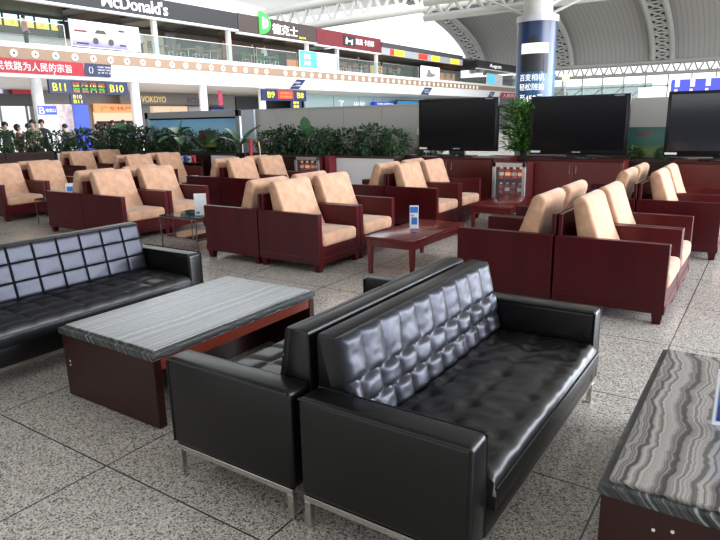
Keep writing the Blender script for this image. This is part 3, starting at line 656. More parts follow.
panel('dark_hall_panel', 'dark recess behind the B9 gate sign', 'recess', -41.8, 42, 52, 0, 3.9, K['dgrey'])
for i, y in enumerate((14, 18, 22, 26, 31, 36, 41)):
    area('lower_ceiling_light', (-36, y, 3.9), (0, 0, 0), 4, 2, 40, (1, .95, .9))

# ------------------------------------------------------------------ far end behind the televisions
t = thing('far_glass_facade', 'pale glazed end wall below the white eave truss', 'facade', (-34, 90.6, 0))
bm = bmesh.new(); box(bm, (0, 0, 0), (19.8, .1, 5.5)); obj('green_glass', bm, K['gglass'], t)
bm = bmesh.new()
for k in range(19): box(bm, (k*2.7-.08, -.08, 0), (k*2.7+.08, .1, 7))
for z in (3.0, 5.1, 6.6): box(bm, (0, -.08, z-.07), (48.6, .1, z+.07))
for k in range(18):
    rod(bm, (k*2.7, 0, 3.0), (k*2.7+2.7, 0, 5.1), .07, n=6)
obj('frame', bm, K['steelw'], t)
t = thing('white_sign_box', 'white box sign beyond the partition right of the middle television', 'sign', (-11.9, 67.9, 2.8))
bm = bmesh.new(); box(bm, (0, 0, 0), (2.4, .3, 1.3), .02); obj('box', bm, K['lwhite'], t); text('sign_lettering', '候车室', .2, 1.2, FY, (.3, -.01, .95), K['lgrey'], t)
bm = bmesh.new(); rod(bm, (1.2, .15, -2.8), (1.2, .15, 0), .08); obj('post', bm, K['lgrey'], t)
t = thing('departure_board', 'bright blue and white board above the right television', 'sign', (-8.95, 67.5, 3.3))
bm = bmesh.new(); box(bm, (0, 0, 0), (9.4, .3, 1.45), .02); obj('board', bm, lit('board_blue', (.10, .12, .85), .8), t)
bm = bmesh.new()
for k in range(7): box(bm, (.35+1.3*k, -.02, .7), (.75+1.3*k, 0, 1.35)); box(bm, (.35+1.3*k, -.02, .25), (.6+1.3*k, 0, .5))
box(bm, (0, -.02, 1.38), (9.4, 0, 1.45)); obj('white_characters', bm, K['lwhite'], t)
bm = bmesh.new()
for x in (1, 8): rod(bm, (x, .15, -3.3), (x, .15, 0), .1)
obj('post', bm, K['lgrey'], t)
bm = bmesh.new(); ball(bm, (0, 0, 0), .35); lm = thing('globe_lamp', 'glowing warm lamp at the left end of the eave truss', 'light', (-16.9, 60, 5.0)); obj('globe', bm, K['lwarm'], lm, True)
bm = bmesh.new(); rod(bm, (0, 0, -5.0), (0, 0, -.3), .07); obj('pole', bm, K['lgrey'], lm)

# ------------------------------------------------------------------ armchairs
def make_chair():
    t = thing('armchair', '', 'armchair')
    HW = .405; xb, xf = -.44, .445
    for s in (-1, 1):
        bm = bmesh.new(); y0, y1 = sorted((s*HW, s*(HW-.07)))
        box(bm, (xb, y0, .10), (xf, y1, .655), .006, 2)
        y2, y3 = sorted((s*(HW+.004), s*(HW-.03))); box(bm, (xb, y2, .09), (xf+.006, y3, .165), .004, 1)
        obj('side_panel', bm, K['wood'], t)
    bm = bmesh.new(); box(bm, (xf-.035, -HW+.07, .12), (xf-.005, HW-.07, .30), .004, 1); box(bm, (xf-.045, -HW+.07, .09), (xf+.004, HW-.07, .165), .004, 1); obj('front_apron', bm, K['wood'], t)
    bm = bmesh.new(); prism(bm, [(xb, .10), (xb+.035, .10), (xb+.035, .83), (xb, .83)], 1, -HW+.07, HW-.07, .004, 1); obj('back_board', bm, K['wood'], t)
    bm = bmesh.new(); box(bm, (xb+.035, -HW+.07, .2), (xf-.035, HW-.07, .27)); obj('seat_deck', bm, K['wood'], t)
    for sx in (xb+.05, xf-.05):
        for sy in (-HW+.05, HW-.05):
            bm = bmesh.new(); f = bmesh.ops.create_cone(bm, cap_ends=True, segments=4, radius1=.042, radius2=.062, depth=.10, matrix=Matrix.Translation((sx, sy, .05)) @ Matrix.Rotation(PI/4, 4, 'Z')); obj('foot', bm, K['wood'], t)
    bm = bmesh.new()
    box(bm, (-.30, -.332, .275), (xf+.012, .332, .425), .045, 4)
    for v in bm.verts:
        if v.co.z > .36: v.co.z += .018*max(0, 1-(v.co.y/.34)**2)*max(0, 1-((v.co.x-.08)/.4)**2)
    obj('seat_cushion', bm, K['velvet'], t, True)
    bm = bmesh.new()
    prism(bm, [(-.235, .40), (.01, .40), (-.11, .66), (-.195, .90), (-.215, .955), (-.26, .985), (-.31, .975), (-.338, .93), (-.285, .66)], 1, -.325, .325, .028, 3)
    obj('back_cushion', bm, K['velvet'], t, True)
    return t
chair0 = make_chair(); used = []
def block(mid, y0, desc, group, skip=(), kx=1.):
    for k, side in enumerate(('near', 'far')):
        for f, rz, word in ((1, 0, 'right'), (-1, PI, 'left')):
            if (side, word) in skip: continue
            lab = f'tan and mahogany armchair facing {word}, {side} row, {desc}'
            loc = (mid+f*.449*kx, y0+.41+.82*k, 0)
            if not used:
                chair0.location = loc; chair0.rotation_euler.z = rz; chair0['label'] = lab; chair0['group'] = group; used.append(1)
            else: dup(chair0, loc, rz, lab, group, (kx, 1, 1))
block(-1.465, 5.12, 'block behind the tufted black sofa', 'armchairs')
block(-1.29, 7.80, 'block below the right television', 'armchairs')
block(-4.90, 5.13, 'block left of the near cherry table', 'armchairs')
block(-4.86, 7.88, 'block below the left television', 'armchairs')
block(-8.53, 5.20, 'block behind the long sofa', 'armchairs', kx=1.09)
block(-8.50, 7.95, 'block before the red folding barrier', 'armchairs')
block(-12.10, 5.36, 'block at the left edge', 'armchairs', skip=(('near', 'left'),))
block(-11.95, 8.25, 'block before the blue hoarding', 'armchairs')
block(-15.28, 8.95, 'leftmost block by the hedge', 'armchairs')

# ------------------------------------------------------------------ black leather sofas (face +x, length along y)
def sofa(name, label, loc, rz, L, style, seed):
    t = thing(name, label, 'sofa', loc, rz)
    x0, x1, h = -.375, .375, L/2
    rnd = random.Random(seed)
    for s in (-1, 1):
        bm = bmesh.new(); y0, y1 = sorted((s*h, s*(h-.14))); box(bm, (x0, y0, .15), (x1, y1, .59), .026, 4)
        for v in bm.verts:
            if v.co.z > .3: v.co.z += .006*math.sin(9*v.co.x+seed)*1
        a = obj('armrest', bm, K['leather'], t, True)
        bm = bmesh.new(); yy = s*h
        for yq in (s*(h-.004), s*(h-.136)):
            rod(bm, (x0+.01, yq, .582), (x1-.01, yq, .582), .006, n=8); rod(bm, (x1-.006, yq, .165), (x1-.006, yq, .58), .006, n=8)
        obj('piping', bm, K['leather'], a, True)
    bm = bmesh.new(); box(bm, (x0+.01, -h+.14, .15), (x1, h-.14, .288), .012, 2); obj('seat_base', bm, K['leather'], t, True)
    # back: wedge with tufted front
    bm = bmesh.new(); b0 = h-.142
    prism(bm, [(x0, .16), (x0+.19, .16), (x0+.165, .45), (x0+.10, .80), (x0+.085, .812), (x0+.01, .812), (x0, .80)], 1, -b0, b0, .010, 2)
    back = obj('backrest', bm, K['leather'], t, True)
    if style == 'pleated':
        cols, edges, T = 10, (0, .27, .53, 1.0), .034
        def f(u, v):
            for r in range(3):
                if v <= edges[r+1]+1e-9: break
            tt = 2*(v-edges[r])/(edges[r+1]-edges[r])-1
            sft = .5*(r % 2)
            c = u*cols+sft; k = math.floor(c); ss = 2*(c-k)-1
            hh = (1-abs(ss)**2.6)*(1-abs(tt)**(3.5 if r == 1 else 5)*(.9 if 0 < r or tt > 0 else .3))*(.75 if r == 2 else 1)
            if r == 2: hh = (1-abs(ss)**2.2)*(.55+.2*(1-tt)/2)*(1-max(0, -tt)**8)
            if r == 0 and tt < 0: hh = max(hh, (1-abs(ss)**3)*.8)
            n = noise.noise((u*22, v*7, seed))*.0045+noise.noise((u*50, v*12, seed+3))*.0018
            return T*hh*(.8+.35*noise.noise((k*1.7, r*2.3, seed)))+n
        nu, nv = 160, 54
    else:
        cols, rows, T = round(2*b0/.186), 3, .020
        def f(u, v):
            c = u*cols; r = v*rows; ss = 2*(c-math.floor(c))-1; tt = 2*(r-math.floor(r))-1
            hh = (1-abs(ss)**24)*(1-abs(tt)**24)*.86+.14*(1-ss*ss)*(1-tt*tt)
            return T*hh+noise.noise((u*14, v*5, seed))*.003
        nu, nv = cols*18, 54
    # frame of the front pad: u along -y.., v up the slope, n outwards
    p0 = Vector((x0+.18, b0, .40)); p1 = Vector((x0+.095, b0, .806))
    vax = (p1-p0); H = vax.length; vax.normalize(); uax = Vector((0, -1, 0)); nax = uax.cross(vax)
    if nax.x < 0: p0.y = -b0; uax = Vector((0, 1, 0)); nax = uax.cross(vax)
    mtx = Matrix((uax, vax, nax)).transposed().to_4x4(); mtx.translation = p0-nax*.004
    bm = bmesh.new(); pad(bm, 2*b0, H, nu, nv, f, mtx, .03); tp = obj('tufted_front', bm, K['leather_sheen'], back, True)
    # seat
    bc, br = (8, 3) if style == 'pleated' else (cols, 3)
    def g(u, v):
        z = .014*(1-(2*v-1)**4)
        c = u*bc+.5; r = v*br+.5
        du = (c-round(c))/bc*2*b0; dv = (r-round(r))/br*.58
        inner = 0 < round(r) < br+1 and 0 < round(c) < bc+1
        d = math.hypot(du, dv)
        if style == 'pleated':
            z -= .020*math.exp(-(d/.03)**2)
            z += .0095*noise.noise((u*13, v*4, seed+5))+.006*(1-2*abs(noise.noise((u*17+v*6, v*7, seed+9))))
            z -= .007*math.exp(-(dv/.018)**2)*abs(math.sin(PI*c))**.5*.6
        else:
            ss = 2*(u*bc-math.floor(u*bc))-1; tt = 2*(v*br-math.floor(v*br))-1
            z += .014*(1-abs(ss)**6)*(1-abs(tt)**6)-.006
        return z
    mtx = Matrix((Vector((0, -1, 0)), Vector((1, 0, 0)), Vector((0, 0, 1)))).transposed().to_4x4(); mtx.translation = Vector((x0+.17, b0, .285))
    bm = bmesh.new(); pad(bm, 2*b0, .612, 96, 48, g, mtx, .122, .055); sc = obj('seat_cushion', bm, K['leather'], t, True)
    bm = bmesh.new(); rod(bm, (x1+.030, -b0+.01, .365), (x1+.030, b0-.01, .365), .005, n=8); obj('piping', bm, K['leather'], sc, True)
    # steel frame
    bm = bmesh.new()
    for s in (-1, 1): box(bm, (x0+.012, s*(h-.02)-.015, .122), (x1-.012, s*(h-.02)+.015, .15), .002, 1)
    for x in (x0+.027, x1-.027): box(bm, (x-.015, -h+.035, .122), (x+.015, h-.035, .15), .002, 1)
    obj('steel_rail', bm, K['chrome'], t)
    for x in (x0+.027, x1-.027):
        for s in (-1, 1):
            bm = bmesh.new(); box(bm, (x-.015, s*(h-.02)-.015, 0), (x+.015, s*(h-.02)+.015, .122), .002, 1); obj('leg', bm, K['chrome'], t)
    return t
sofa('leather_sofa', 'shiny black leather sofa in the foreground, facing right, with deeply pleated backrest', (-1.08, 2.585, 0), 0, 1.81, 'pleated', 3)
sofa('leather_sofa', 'black leather sofa facing left, back to back with the pleated one', (-1.868, 2.585, 0), PI, 1.81, 'plain', 5)
sofa('leather_sofa', 'long black leather sofa at left with square biscuit tufting, behind the low marble table', (-4.31, 2.325, 0), 0, 2.19, 'biscuit', 8)

# ------------------------------------------------------------------ marble topped tables
def marble_table(name, label, cx, cy, W, L, H, top, screws):
    t = thing(name, label, 'coffee table', (cx, cy, 0))
    w2, l2 = W/2, L/2
    bm = bmesh.new(); box(bm, (-w2+.028, -l2+.028, H-.02), (w2-.028, l2-.028, H), .006, 2); obj('marble_top', bm, top, t)
    bm = bmesh.new(); box(bm, (-w2, -l2, H-.055), (w2, l2, H-.014), .007, 2); obj('marble_edge', bm, K['marble_edge'], t)
    for s in (-1, 1):
        bm = bmesh.new(); y0, y1 = sorted((s*(l2-.012), s*(l2-.065))); box(bm, (-w2+.012, y0, 0), (w2-.012, y1, H-.055), .003, 1); e = obj('end_panel', bm, K['wood_brown'], t)
        if s < 0 and screws:
            bm = bmesh.new()
            for sx, sz in screws: rod(bm, (sx, y0-.003, sz), (sx, y0+.004, sz), .006, n=10)
            obj('screw_cap', bm, K['white'], e)
    for s in (-1, 1):
        bm = bmesh.new(); xx = s*(w2-.03); box(bm, (xx-.014, -l2+.065, H-.125), (xx+.014, l2-.065, H-.055), .002, 1); obj('apron', bm, mat('red_apron_lit', (.22, .035, .018), .3), t)  # light from the right is put into the apron's brighter red
    bm = bmesh.new(); box(bm, (-.02, -l2+.065, 0), (.02, l2-.065, H-.14), .002, 1); obj('centre_board', bm, K['wood_brown'], t)
    return t
marble_table('marble_table', 'low red-brown table with grey striped marble top between the two sofas', -3.085, 2.605, .90, 1.43, .46, K['marble'], ((-.38, .21), (-.38, .235)))
marble_table('marble_table', 'low table with boldly wavy marble top at the lower right corner', .09, 2.645, .90, 1.43, .46, K['marble_wavy'], ((-.27, .33), (-.215, .345)))

# ------------------------------------------------------------------ cherry wood tables
def wood_table(label, cx, cy, W, L, H):
    t = thing('tea_table', label, 'table', (cx, cy, 0)); w2, l2 = W/2, L/2
    bm = bmesh.new(); box(bm, (-w2, -l2, H-.035), (w2, l2, H), .006, 2); obj('table_top', bm, K['wood_table'], t, True)
    bm = bmesh.new()
    for s in (-1, 1):
        box(bm, (-w2+.03, s*(l2-.035)-.012, H-.11), (w2-.03, s*(l2-.035)+.012, H-.035)); box(bm, (s*(w2-.035)-.012, -l2+.03, H-.11), (s*(w2-.035)+.012, l2-.03, H-.035))
    obj('apron', bm, K['wood_table'], t)
    for sx in (-1, 1):
        for sy in (-1, 1):
            bm = bmesh.new(); bmesh.ops.create_cone(bm, cap_ends=True, segments=4, radius1=.027, radius2=.04, depth=H-.035, matrix=Matrix.Translation((sx*(w2-.045), sy*(l2-.045), (H-.035)/2)) @ Matrix.Rotation(PI/4, 4, 'Z')); obj('leg', bm, K['wood_table'], t)
    return t
wood_table('near cherry wood table carrying an upright acrylic card holder', -3.27, 6.03, .61, 1.28, .42)
wood_table('far cherry wood table in front of the drinks cabinet, bare top', -3.24, 8.75, .64, 1.25, .42)

# glass side tables
def glass_table(label, cx, cy, W, L, H):
    t = thing('glass_side_table', label, 'side table', (cx, cy, 0), 0, 'glass side tables'); w2, l2 = W/2, L/2
    bm = bmesh.new(); box(bm, (-w2, -l2, H-.012), (w2, l2, H), .002, 1); obj('glass_top', bm, K['bglass'], t)
    bm = bmesh.new(); box(bm, (-w2+.02, -l2+.02, .15), (w2-.02, l2-.02, .16), .002, 1); obj('lower_shelf', bm, K['bglass'], t)
    bm = bmesh.new()
    for z in (H-.022, .14):
        for s in (-1, 1):
            box(bm, (-w2, s*(l2-.008)-.007, z-.007), (w2, s*(l2-.008)+.007, z+.007)); box(bm, (s*(w2-.008)-.007, -l2, z-.007), (s*(w2-.008)+.007, l2, z+.007))
    obj('frame_rail', bm, K['darksteel'], t)
    for sx in (-1, 1):
        for sy in (-1, 1):
            bm = bmesh.new(); box(bm, (sx*(w2-.008)-.007, sy*(l2-.008)-.007, 0), (sx*(w2-.008)+.007, sy*(l2-.008)+.007, H-.012)); obj('leg', bm, K['darksteel'], t)
    return t
glass_table('black glass side table with steel frame carrying a blank white card', -6.50, 5.56, .72, .55, .44)
glass_table('small black glass side table with steel frame near the left edge', -10.18, 5.75, .55, .45, .44)

# cards and stands on the tables
def card(label, loc, rz, w_, h_, m, prints, cat='card stand'):
    t = thing('card_stand', label, cat, loc, rz)
    bm = bmesh.new(); box(bm, (-w_/2-.005, -.035, 0), (w_/2+.005, .035, .012), .003, 1); obj('base', bm, K['acrylic'], t)
    bm = bmesh.new(); box(bm, (-w_/2, -.004, .012), (w_/2, .004, h_), .001, 1); cp = obj('card', bm, m, t)
    for (x0, x1, z0, z1, mm) in prints:
        bm = bmesh.new(); box(bm, (-w_/2+w_*x0, -.0055, h_*z0), (-w_/2+w_*x1, -.0042, h_*z1)); obj('printed_block', bm, mm, cp)
    return t
P = [(.05, .95, .70, .95, K['paperblue']), (.2, .85, .2, .5, K['paperblue']), (.1, .5, .55, .62, K['lgrey'])]
t = card('blue and white card in a clear holder on the near cherry table', (-3.30, 6.0, .42), .45, .10, .27, K['paperwhite'], P)
card('blank white card on the black glass side table', (-6.24, 5.48, .44), .62, .16, .30, K['paperwhite'], [(.1, .4, .1, .2, K['paperblue'])])
glass_table('black glass side table between the left edge armchairs, with a blue card on it', -10.35, 6.35, .7, .5, .44)
card('small blue and white card on the side table at left', (-10.45, 6.22, .44), .8, .2, .20, K['paperwhite'], [(.1, .9, .25, .7, K['paperblue'])])
card('tiny white card in front of the snack rack', (-9.9, 8.6, .44), .5, .16, .15, K['paperwhite'], [(.1, .5, .5, .8, K['paperblue'])])
glass_table('far black glass side table with a tiny white card before the white planters', -9.9, 8.75, .6, .5, .44)
card('tall blue and red menu card on the wavy marble table at the right edge', (-.005, 2.55, .46), .35, .15, .24, K['paperwhite'], [(.08, .94, .12, .95, K['paperblue']), (.1, .6, .12, .42, K['redpaint']), (.15, .4, .38, .5, K['paperwhite'])])

# ------------------------------------------------------------------ televisions on cabinets at the back
def cabinet(label, x0, x1, shelf):
    t = thing('tv_cabinet', label, 'cabinet', ((x0+x1)/2, 10.68, 0)); W = x1-x0; w2 = W/2
    bm = bmesh.new(); box(bm, (-w2, -.25, .06), (w2, .25, .90), .004, 1); box(bm, (-w2+.03, -.22, 0), (w2-.03, .24, .06)); obj('body', bm, K['wood_cab'], t)
    bm = bmesh.new(); box(bm, (-w2-.015, -.275, .90), (w2+.015, .26, .93), .005, 1); obj('cabinet_top', bm, K['wood'], t)
    for s in (-1, 1):
        bm = bmesh.new(); a, b = sorted((s*.004, s*(w2-.02))); box(bm, (a, -.272, .10), (b, -.25, .885), .003, 1); d = obj('door', bm, K['wood_cab'], t)
        bm = bmesh.new(); x = s*.05; tube(bm, [(x, -.272, .70), (x, -.30, .70), (x, -.30, .82), (x, -.272, .82)], .007, 8); obj('handle', bm, K['chrome'], d, True)
    return t
cabinet('red cabinet under the left television, left of the drinks cabinet', -5.80, -4.15, 0)
cabinet('red cabinet under the middle television', -3.50, -1.95, 0)
cabinet('red cabinet under the right television at the right edge', -1.25, .55, 0)
bm = bmesh.new(); box(bm, (-.14, -.26, .02), (.14, .25, .93), .004, 1); tag(obj('end_cupboard', bm, K['wood_cab'], None, loc=(-3.99, 10.68, 0)), 'narrow red cupboard end panel right of the left cabinet', 'cupboard')
def tv(label, x0, x1, z0, z1, rz, m, y=10.72):
    t = thing('television', label, 'television', ((x0+x1)/2, y, .93), rz, 'televisions'); W = x1-x0; w2 = W/2; a, b = z0-.93, z1-.93
    bm = bmesh.new(); box(bm, (-w2, -.03, a), (w2, .05, b), .008, 2); obj('bezel', bm, K['black'], t, True)
    bm = bmesh.new(); box(bm, (-w2+.045, -.036, a+.085), (w2-.045, -.028, b-.045), .002, 1); obj('screen', bm, m, t)
    bm = bmesh.new(); box(bm, (-w2+.02, -.034, a+.028), (-w2+.19, -.03, a+.062)); obj('sticker', bm, K['white'], t, label='white sticker on the lower left bezel')
    bm = bmesh.new(); box(bm, (-.07, -.034, a+.035), (.07, -.03, a+.05)); obj('maker_mark', bm, K['lgrey'], t)
    bm = bmesh.new(); box(bm, (w2-.25, -.034, b-.03), (w2-.1, -.03, b-.018)); obj('model_mark', bm, K['lgrey'], t)
    bm = bmesh.new(); box(bm, (-.16, -.01, .02), (.16, .04, a+.02)); obj('stand_neck', bm, K['black'], t)
    bm = bmesh.new(); box(bm, (-.36, -.13, 0), (.36, .15, .02), .006, 1); obj('stand_base', bm, K['black'], t)
    return t
tv('left flat television with black screen, beside the grey partition', -5.78, -4.17, 1.03, 1.985, 0, K['screen'])
tv('middle flat television with black screen', -3.57, -1.97, .99, 1.96, 0, K['screen'])
tv('right flat television with a reflecting bluish screen at the right edge', -1.43, .25, .985, 1.96, .06, mat('reflecting_screen', (.012, .013, .018), .09, spec=.6))
for nm, l, x in (('media_box', 'thin black media box in front of the left television stand', -5.05), ('media_box', 'thin black media box in front of the middle television stand', -2.6), ('media_box', 'thin black media box in front of the right television stand', -.6)):
    bm = bmesh.new(); box(bm, (-.17, -.06, 0), (.17, .06, .045), .006, 1); t = thing(nm, l, 'media box', (x, 10.52, .93)); obj('casing', bm, K['black'], t); bm = bmesh.new(); box(bm, (-.1, -.062, .012), (.1, -.06, .03)); obj('display_strip', bm, K['dgrey'], t)

# glass fronted drinks cabinets
def fridge(label, cx, y, W, H, shelves, group):
    t = thing('drinks_cabinet', label, 'display cabinet', (cx, y, 0)); w2 = W/2
    bm = bmesh.new(); box(bm, (-w2, .0, .03), (w2, .40, .08)); box(bm, (-w2, 0, H-.04), (w2, .40, H)); box(bm, (-w2, 0, .08), (-w2+.025, .4, H-.04)); box(bm, (w2-.025, 0, .08), (w2, .4, H-.04)); box(bm, (-w2, .375, .08), (w2, .40, H-.04)); obj('casing', bm, mat('red_interior', (.07, .006, .006), .5), t)
    bm = bmesh.new()
    for a, b in (((-w2, -.03, .03), (-w2+.06, 0, H)), ((w2-.06, -.03, .03), (w2, 0, H)), ((-w2, -.03, H-.07), (w2, 0, H)), ((-w2, -.03, .03), (w2, 0, .10))): box(bm, a, b, .003, 1)
    obj('door_frame', bm, K['silver'], t)
    for z in shelves:
        bm = bmesh.new(); box(bm, (-w2+.025, .02, z-.012), (w2-.025, .375, z)); obj('shelf', bm, K['redsign'], t)
    bm = bmesh.new(); box(bm, (-w2+.06, -.018, .10), (w2-.06, -.012, H-.07)); obj('glass_door', bm, glass_mat('clear_door_glass', (.9, .92, .92), .06), t)
    names = ('bottom', 'middle', 'top')
    for j, z in enumerate(shelves):
        n = 4
        for i in range(n):
            x = -w2+.12+(W-.24)*i/(n-1)
            lab = ordn[i]+' bottle from the left, '+names[j]+' shelf, '+label.split(',')[0]
            b = thing('drink_bottle', lab, 'bottle', (cx+x, y+.09, z), 0, 'bottles in '+label.split(',')[0])
            r = min(.046, (W-.24)/(n-1)*.42)
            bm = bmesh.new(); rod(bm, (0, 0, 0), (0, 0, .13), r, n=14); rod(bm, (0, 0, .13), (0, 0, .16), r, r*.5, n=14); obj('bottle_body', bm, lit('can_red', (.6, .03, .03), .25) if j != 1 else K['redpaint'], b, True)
            bm = bmesh.new(); rod(bm, (0, 0, .16), (0, 0, .185), r*.5, n=12); obj('cap', bm, (K['silver'], K['white'], K['lgold'])[j % 3], b, True)
            bm = bmesh.new(); rod(bm, (0, 0, .045), (0, 0, .10), r*1.02, n=14); obj('bottle_label', bm, (K['lgold'], K['redsign'], K['lorange'])[j % 3] if (i+j) % 2 else K['paperwhite'], b)
    return t
f = fridge('drinks cabinet between the televisions, silver framed', -3.66, 9.97, .58, .885, (.12, .36, .62), 'bottles')
f['label'] = 'silver framed drinks cabinet with red bottles, between left and middle televisions'
f = fridge('drinks cabinet below the hedge, silver framed', -8.15, 10.15, .66, .90, (.12, .36, .62), 'bottles')
f['label'] = 'silver framed red drinks cabinet standing under the middle of the hedge'
bm = bmesh.new(); box(bm, (-.07, 0, 0), (.07, .3, .92), .01, 1); tag(obj('red_box_stand', bm, K['redsign'], None, loc=(-7.70, 10.25, 0)), 'plain red stand beside the drinks cabinet under the hedge', 'stand')
# snack rack with small packets
t = thing('snack_rack', 'low dark red snack rack left of the white planters', 'rack', (-11.75, 9.95, 0))
bm = bmesh.new(); box(bm, (-.3, 0, .0), (.3, .3, .08)); box(bm, (-.3, .27, .08), (.3, .3, .80)); box(bm, (-.3, 0, .45), (.3, .27, .47)); box(bm, (-.3, 0, .70), (.3, .27, .72)); obj('rack_frame', bm, K['wood_brown'], t)
for j, z in enumerate((.47, .72)):
    for i in range(4):
        b = thing('snack_packet', ('lower', 'upper')[j]+' shelf packet, '+ordn[i]+' from the left on the snack rack', 'packet', (-11.96+.14*i, 10.05, z), 0, 'packets on the snack rack')
        bm = bmesh.new(); box(bm, (-.05, -.03, 0), (.05, .03, .15+.02*(i % 2)), .012, 2); obj('bag', bm, (K['redpaint'], K['paperwhite'], K['paperblue'], K['paperwhite'])[(i+j) % 4], b)
        bm = bmesh.new(); box(bm, (-.035, -.032, .05), (.035, -.03, .10)); obj('packet_print', bm, K['dgrey'], b)
# red folding barrier by the palm
t = thing('folding_barrier', 'red folding post with thin metal loop legs by the potted palm', 'barrier', (-9.75, 10.15, 0))
bm = bmesh.new(); rod(bm, (-.05, 0, .35), (.0, .02, 1.28), .05, .035, n=10); obj('red_post', bm, K['redpaint'], t, True)
bm = bmesh.new(); tube(bm, [(-.28, .1, 0), (-.20, .03, 1.2), (.22, .03, 1.2), (.30, .1, 0)], .016, 8); tube(bm, [(-.24, .07, .45), (.25, .07, .45)], .014, 8); obj('loop_leg', bm, mat('brass_tube', (.35, .24, .14), .35, .5), t, True)

# ------------------------------------------------------------------ partitions and hoardings
t = thing('grey_partition', 'long plain grey partition behind the hedge, left of the televisions', 'partition', (-11.05, 11.4, 0))
bm = bmesh.new()
for k in range(5):
    box(bm, (k*.995, 0, 0), (k*.995+.985, .06, 1.90), .004, 1)
obj('panel', bm, K['grey'], t)
bm = bmesh.new(); box(bm, (0, -.01, 1.90), (4.975, .07, 1.935)); box(bm, (4.965, -.01, 0), (5.0, .07, 1.935)); obj('edge_trim', bm, K['lgrey'], t)
t = thing('grey_partition', 'short grey partition with a green lower board between middle and right televisions', 'partition', (-4.1, 11.4, 0))
bm = bmesh.new(); box(bm, (0, 0, 0), (3.6, .06, 1.90), .004, 1); obj('panel', bm, K['grey'], t)
gb = gradient_mat('green_landscape_print', ((0, (.22, .30, .05)), (.3, (.05, .16, .10)), (.6, (.05, .20, .17)), (1, (.05, .14, .12))), 2, 1.0, 1.42, 0)
bm = bmesh.new(); box(bm, (1.6, -.03, .95), (3.3, 0, 1.42)); g = obj('green_board', bm, gb, t)
text('board_lettering', '候车', .07, .22, FY, (2.15, -.032, 1.27), K['redpaint'], g, .004)
t = thing('painted_hoarding', 'grey framed hoarding painted with a blue sky', 'hoarding', (-15.0, 11.4, 0))
bm = bmesh.new(); W = 3.72
for a, b in (((0, 0, 0), (.14, .09, 1.95)), ((W-.14, 0, 0), (W, .09, 1.95)), ((0, 0, 1.78), (W, .09, 1.95)), ((0, 0, 0), (W, .09, .5))): box(bm, a, b, .006, 1)
obj('frame', bm, K['lgrey'], t)
sky = gradient_mat('blue_sky_print', ((0, (.25, .48, .30)), (.3, (.50, .68, .66)), (.5, (.66, .82, .86)), (.75, (.40, .70, .92)), (1, (.22, .55, .88))), 2, .5, 1.78, 0)
bm = bmesh.new(); box(bm, (.14, .04, .5), (W-.14, .06, 1.78)); obj('sky_picture', bm, sky, t)
bm = bmesh.new(); box(bm, (.16, .03, 1.74), (W-.16, .04, 1.78)); obj('inner_edge', bm, K['black'], t)
t = thing('picture_board', 'small green picture board leaning in the hedge before the hoarding', 'board', (-11.82, 10.52, 1.06))
bm = bmesh.new(); box(bm, (0, 0, 0), (.58, .04, .40), .004, 1); obj('board', bm, gradient_mat('field_print', ((0, (.16, .20, .03)), (.25, (.06, .12, .03)), (.7, (.03, .06, .045)), (1, (.05, .03, .03))), 2, 0, .52, 0), t)
bm = bmesh.new(); box(bm, (.05, -.01, .24), (.22, 0, .34)); obj('dark_red_print', bm, K['redsign'], t)
# white post strip at the end of the hoarding
bm = bmesh.new(); box(bm, (-.22, 0, 0), (.22, .05, 1.93), .004, 1); tag(obj('white_door_panel', bm, mat('pale_blue_white', (.55, .60, .66), .4), None, loc=(-10.85, 11.25, 0)), 'pale upright panel between the blue hoarding and the grey partition', 'panel')

# ------------------------------------------------------------------ planters and plants
def planter(label, x, y, rz, W, m, H=.92):
    t = thing('planter_box', label, 'planter', (x, y, 0), rz); w2 = W/2
    bm = bmesh.new(); box(bm, (-w2, -.22, 0), (w2, .22, H-.05)); obj('box', bm, K['pot'], t)
    bm = bmesh.new(); box(bm, (-w2+.03, -.232, .06), (w2-.03, -.22, H-.05)); obj('front_panel', bm, m, t)
    bm = bmesh.new()
    for a, b in (((-w2, -.24, H-.05), (w2, -.19, H)), ((-w2, .19, H-.05), (w2, .24, H)), ((-w2, -.19, H-.05), (-w2+.05, .19, H)), ((w2-.05, -.19, H-.05), (w2, .19, H))): box(bm, a, b)
    obj('rim', bm, K['pot'], t)
    bm = bmesh.new(); box(bm, (-w2+.05, -.19, H-.05), (w2-.05, .19, H-.02)); obj('soil', bm, K['soil'], t)
    return t
pl = [(-6.95, 'first white planter box left of the left television', 'white'), (-7.95+.0, None, None)]
planter('white fronted planter box behind the block below the left television', -6.98, 10.72, 0, 1.55, K['white'])
planter('dark planter box behind the drinks cabinet under the hedge', -8.56, 10.72, 0, 1.55, K['wood_brown'])
planter('white fronted planter box behind the block of armchairs in the middle left', -10.7, 10.72, 0, 1.5, K['white'])
planter('dark planter box in front of the blue hoarding, right one', -12.3, 10.85, 0, 1.55, K['wood_brown'])
planter('dark planter box in front of the blue hoarding, left one', -13.9, 10.85, 0, 1.55, K['wood_brown'])
planter('dark planter box left of the blue hoarding', -15.5, 10.95, 0, 1.55, K['wood_brown'])
planter('white topped planter box behind the left edge armchairs', -17.0, 10.62, .75, 1.35, K['white'])
planter('dark planter box at the far left end of the hedge', -18.0, 9.65, .80, 1.3, K['wood_brown'])
planter('dark planter box at the left frame edge', -18.9, 8.7, .80, 1.3, K['wood_brown'])
planter('dark planter box behind the gap between left and middle televisions', -3.85, 11.12, 0, 1.3, K['wood_brown'])
planter('dark planter box behind the gap between middle and right televisions', -1.75, 11.14, 0, 1.2, K['wood_brown'])
planter('dark planter box just left of the left television', -5.75, 11.15, 0, .9, K['wood_brown'])

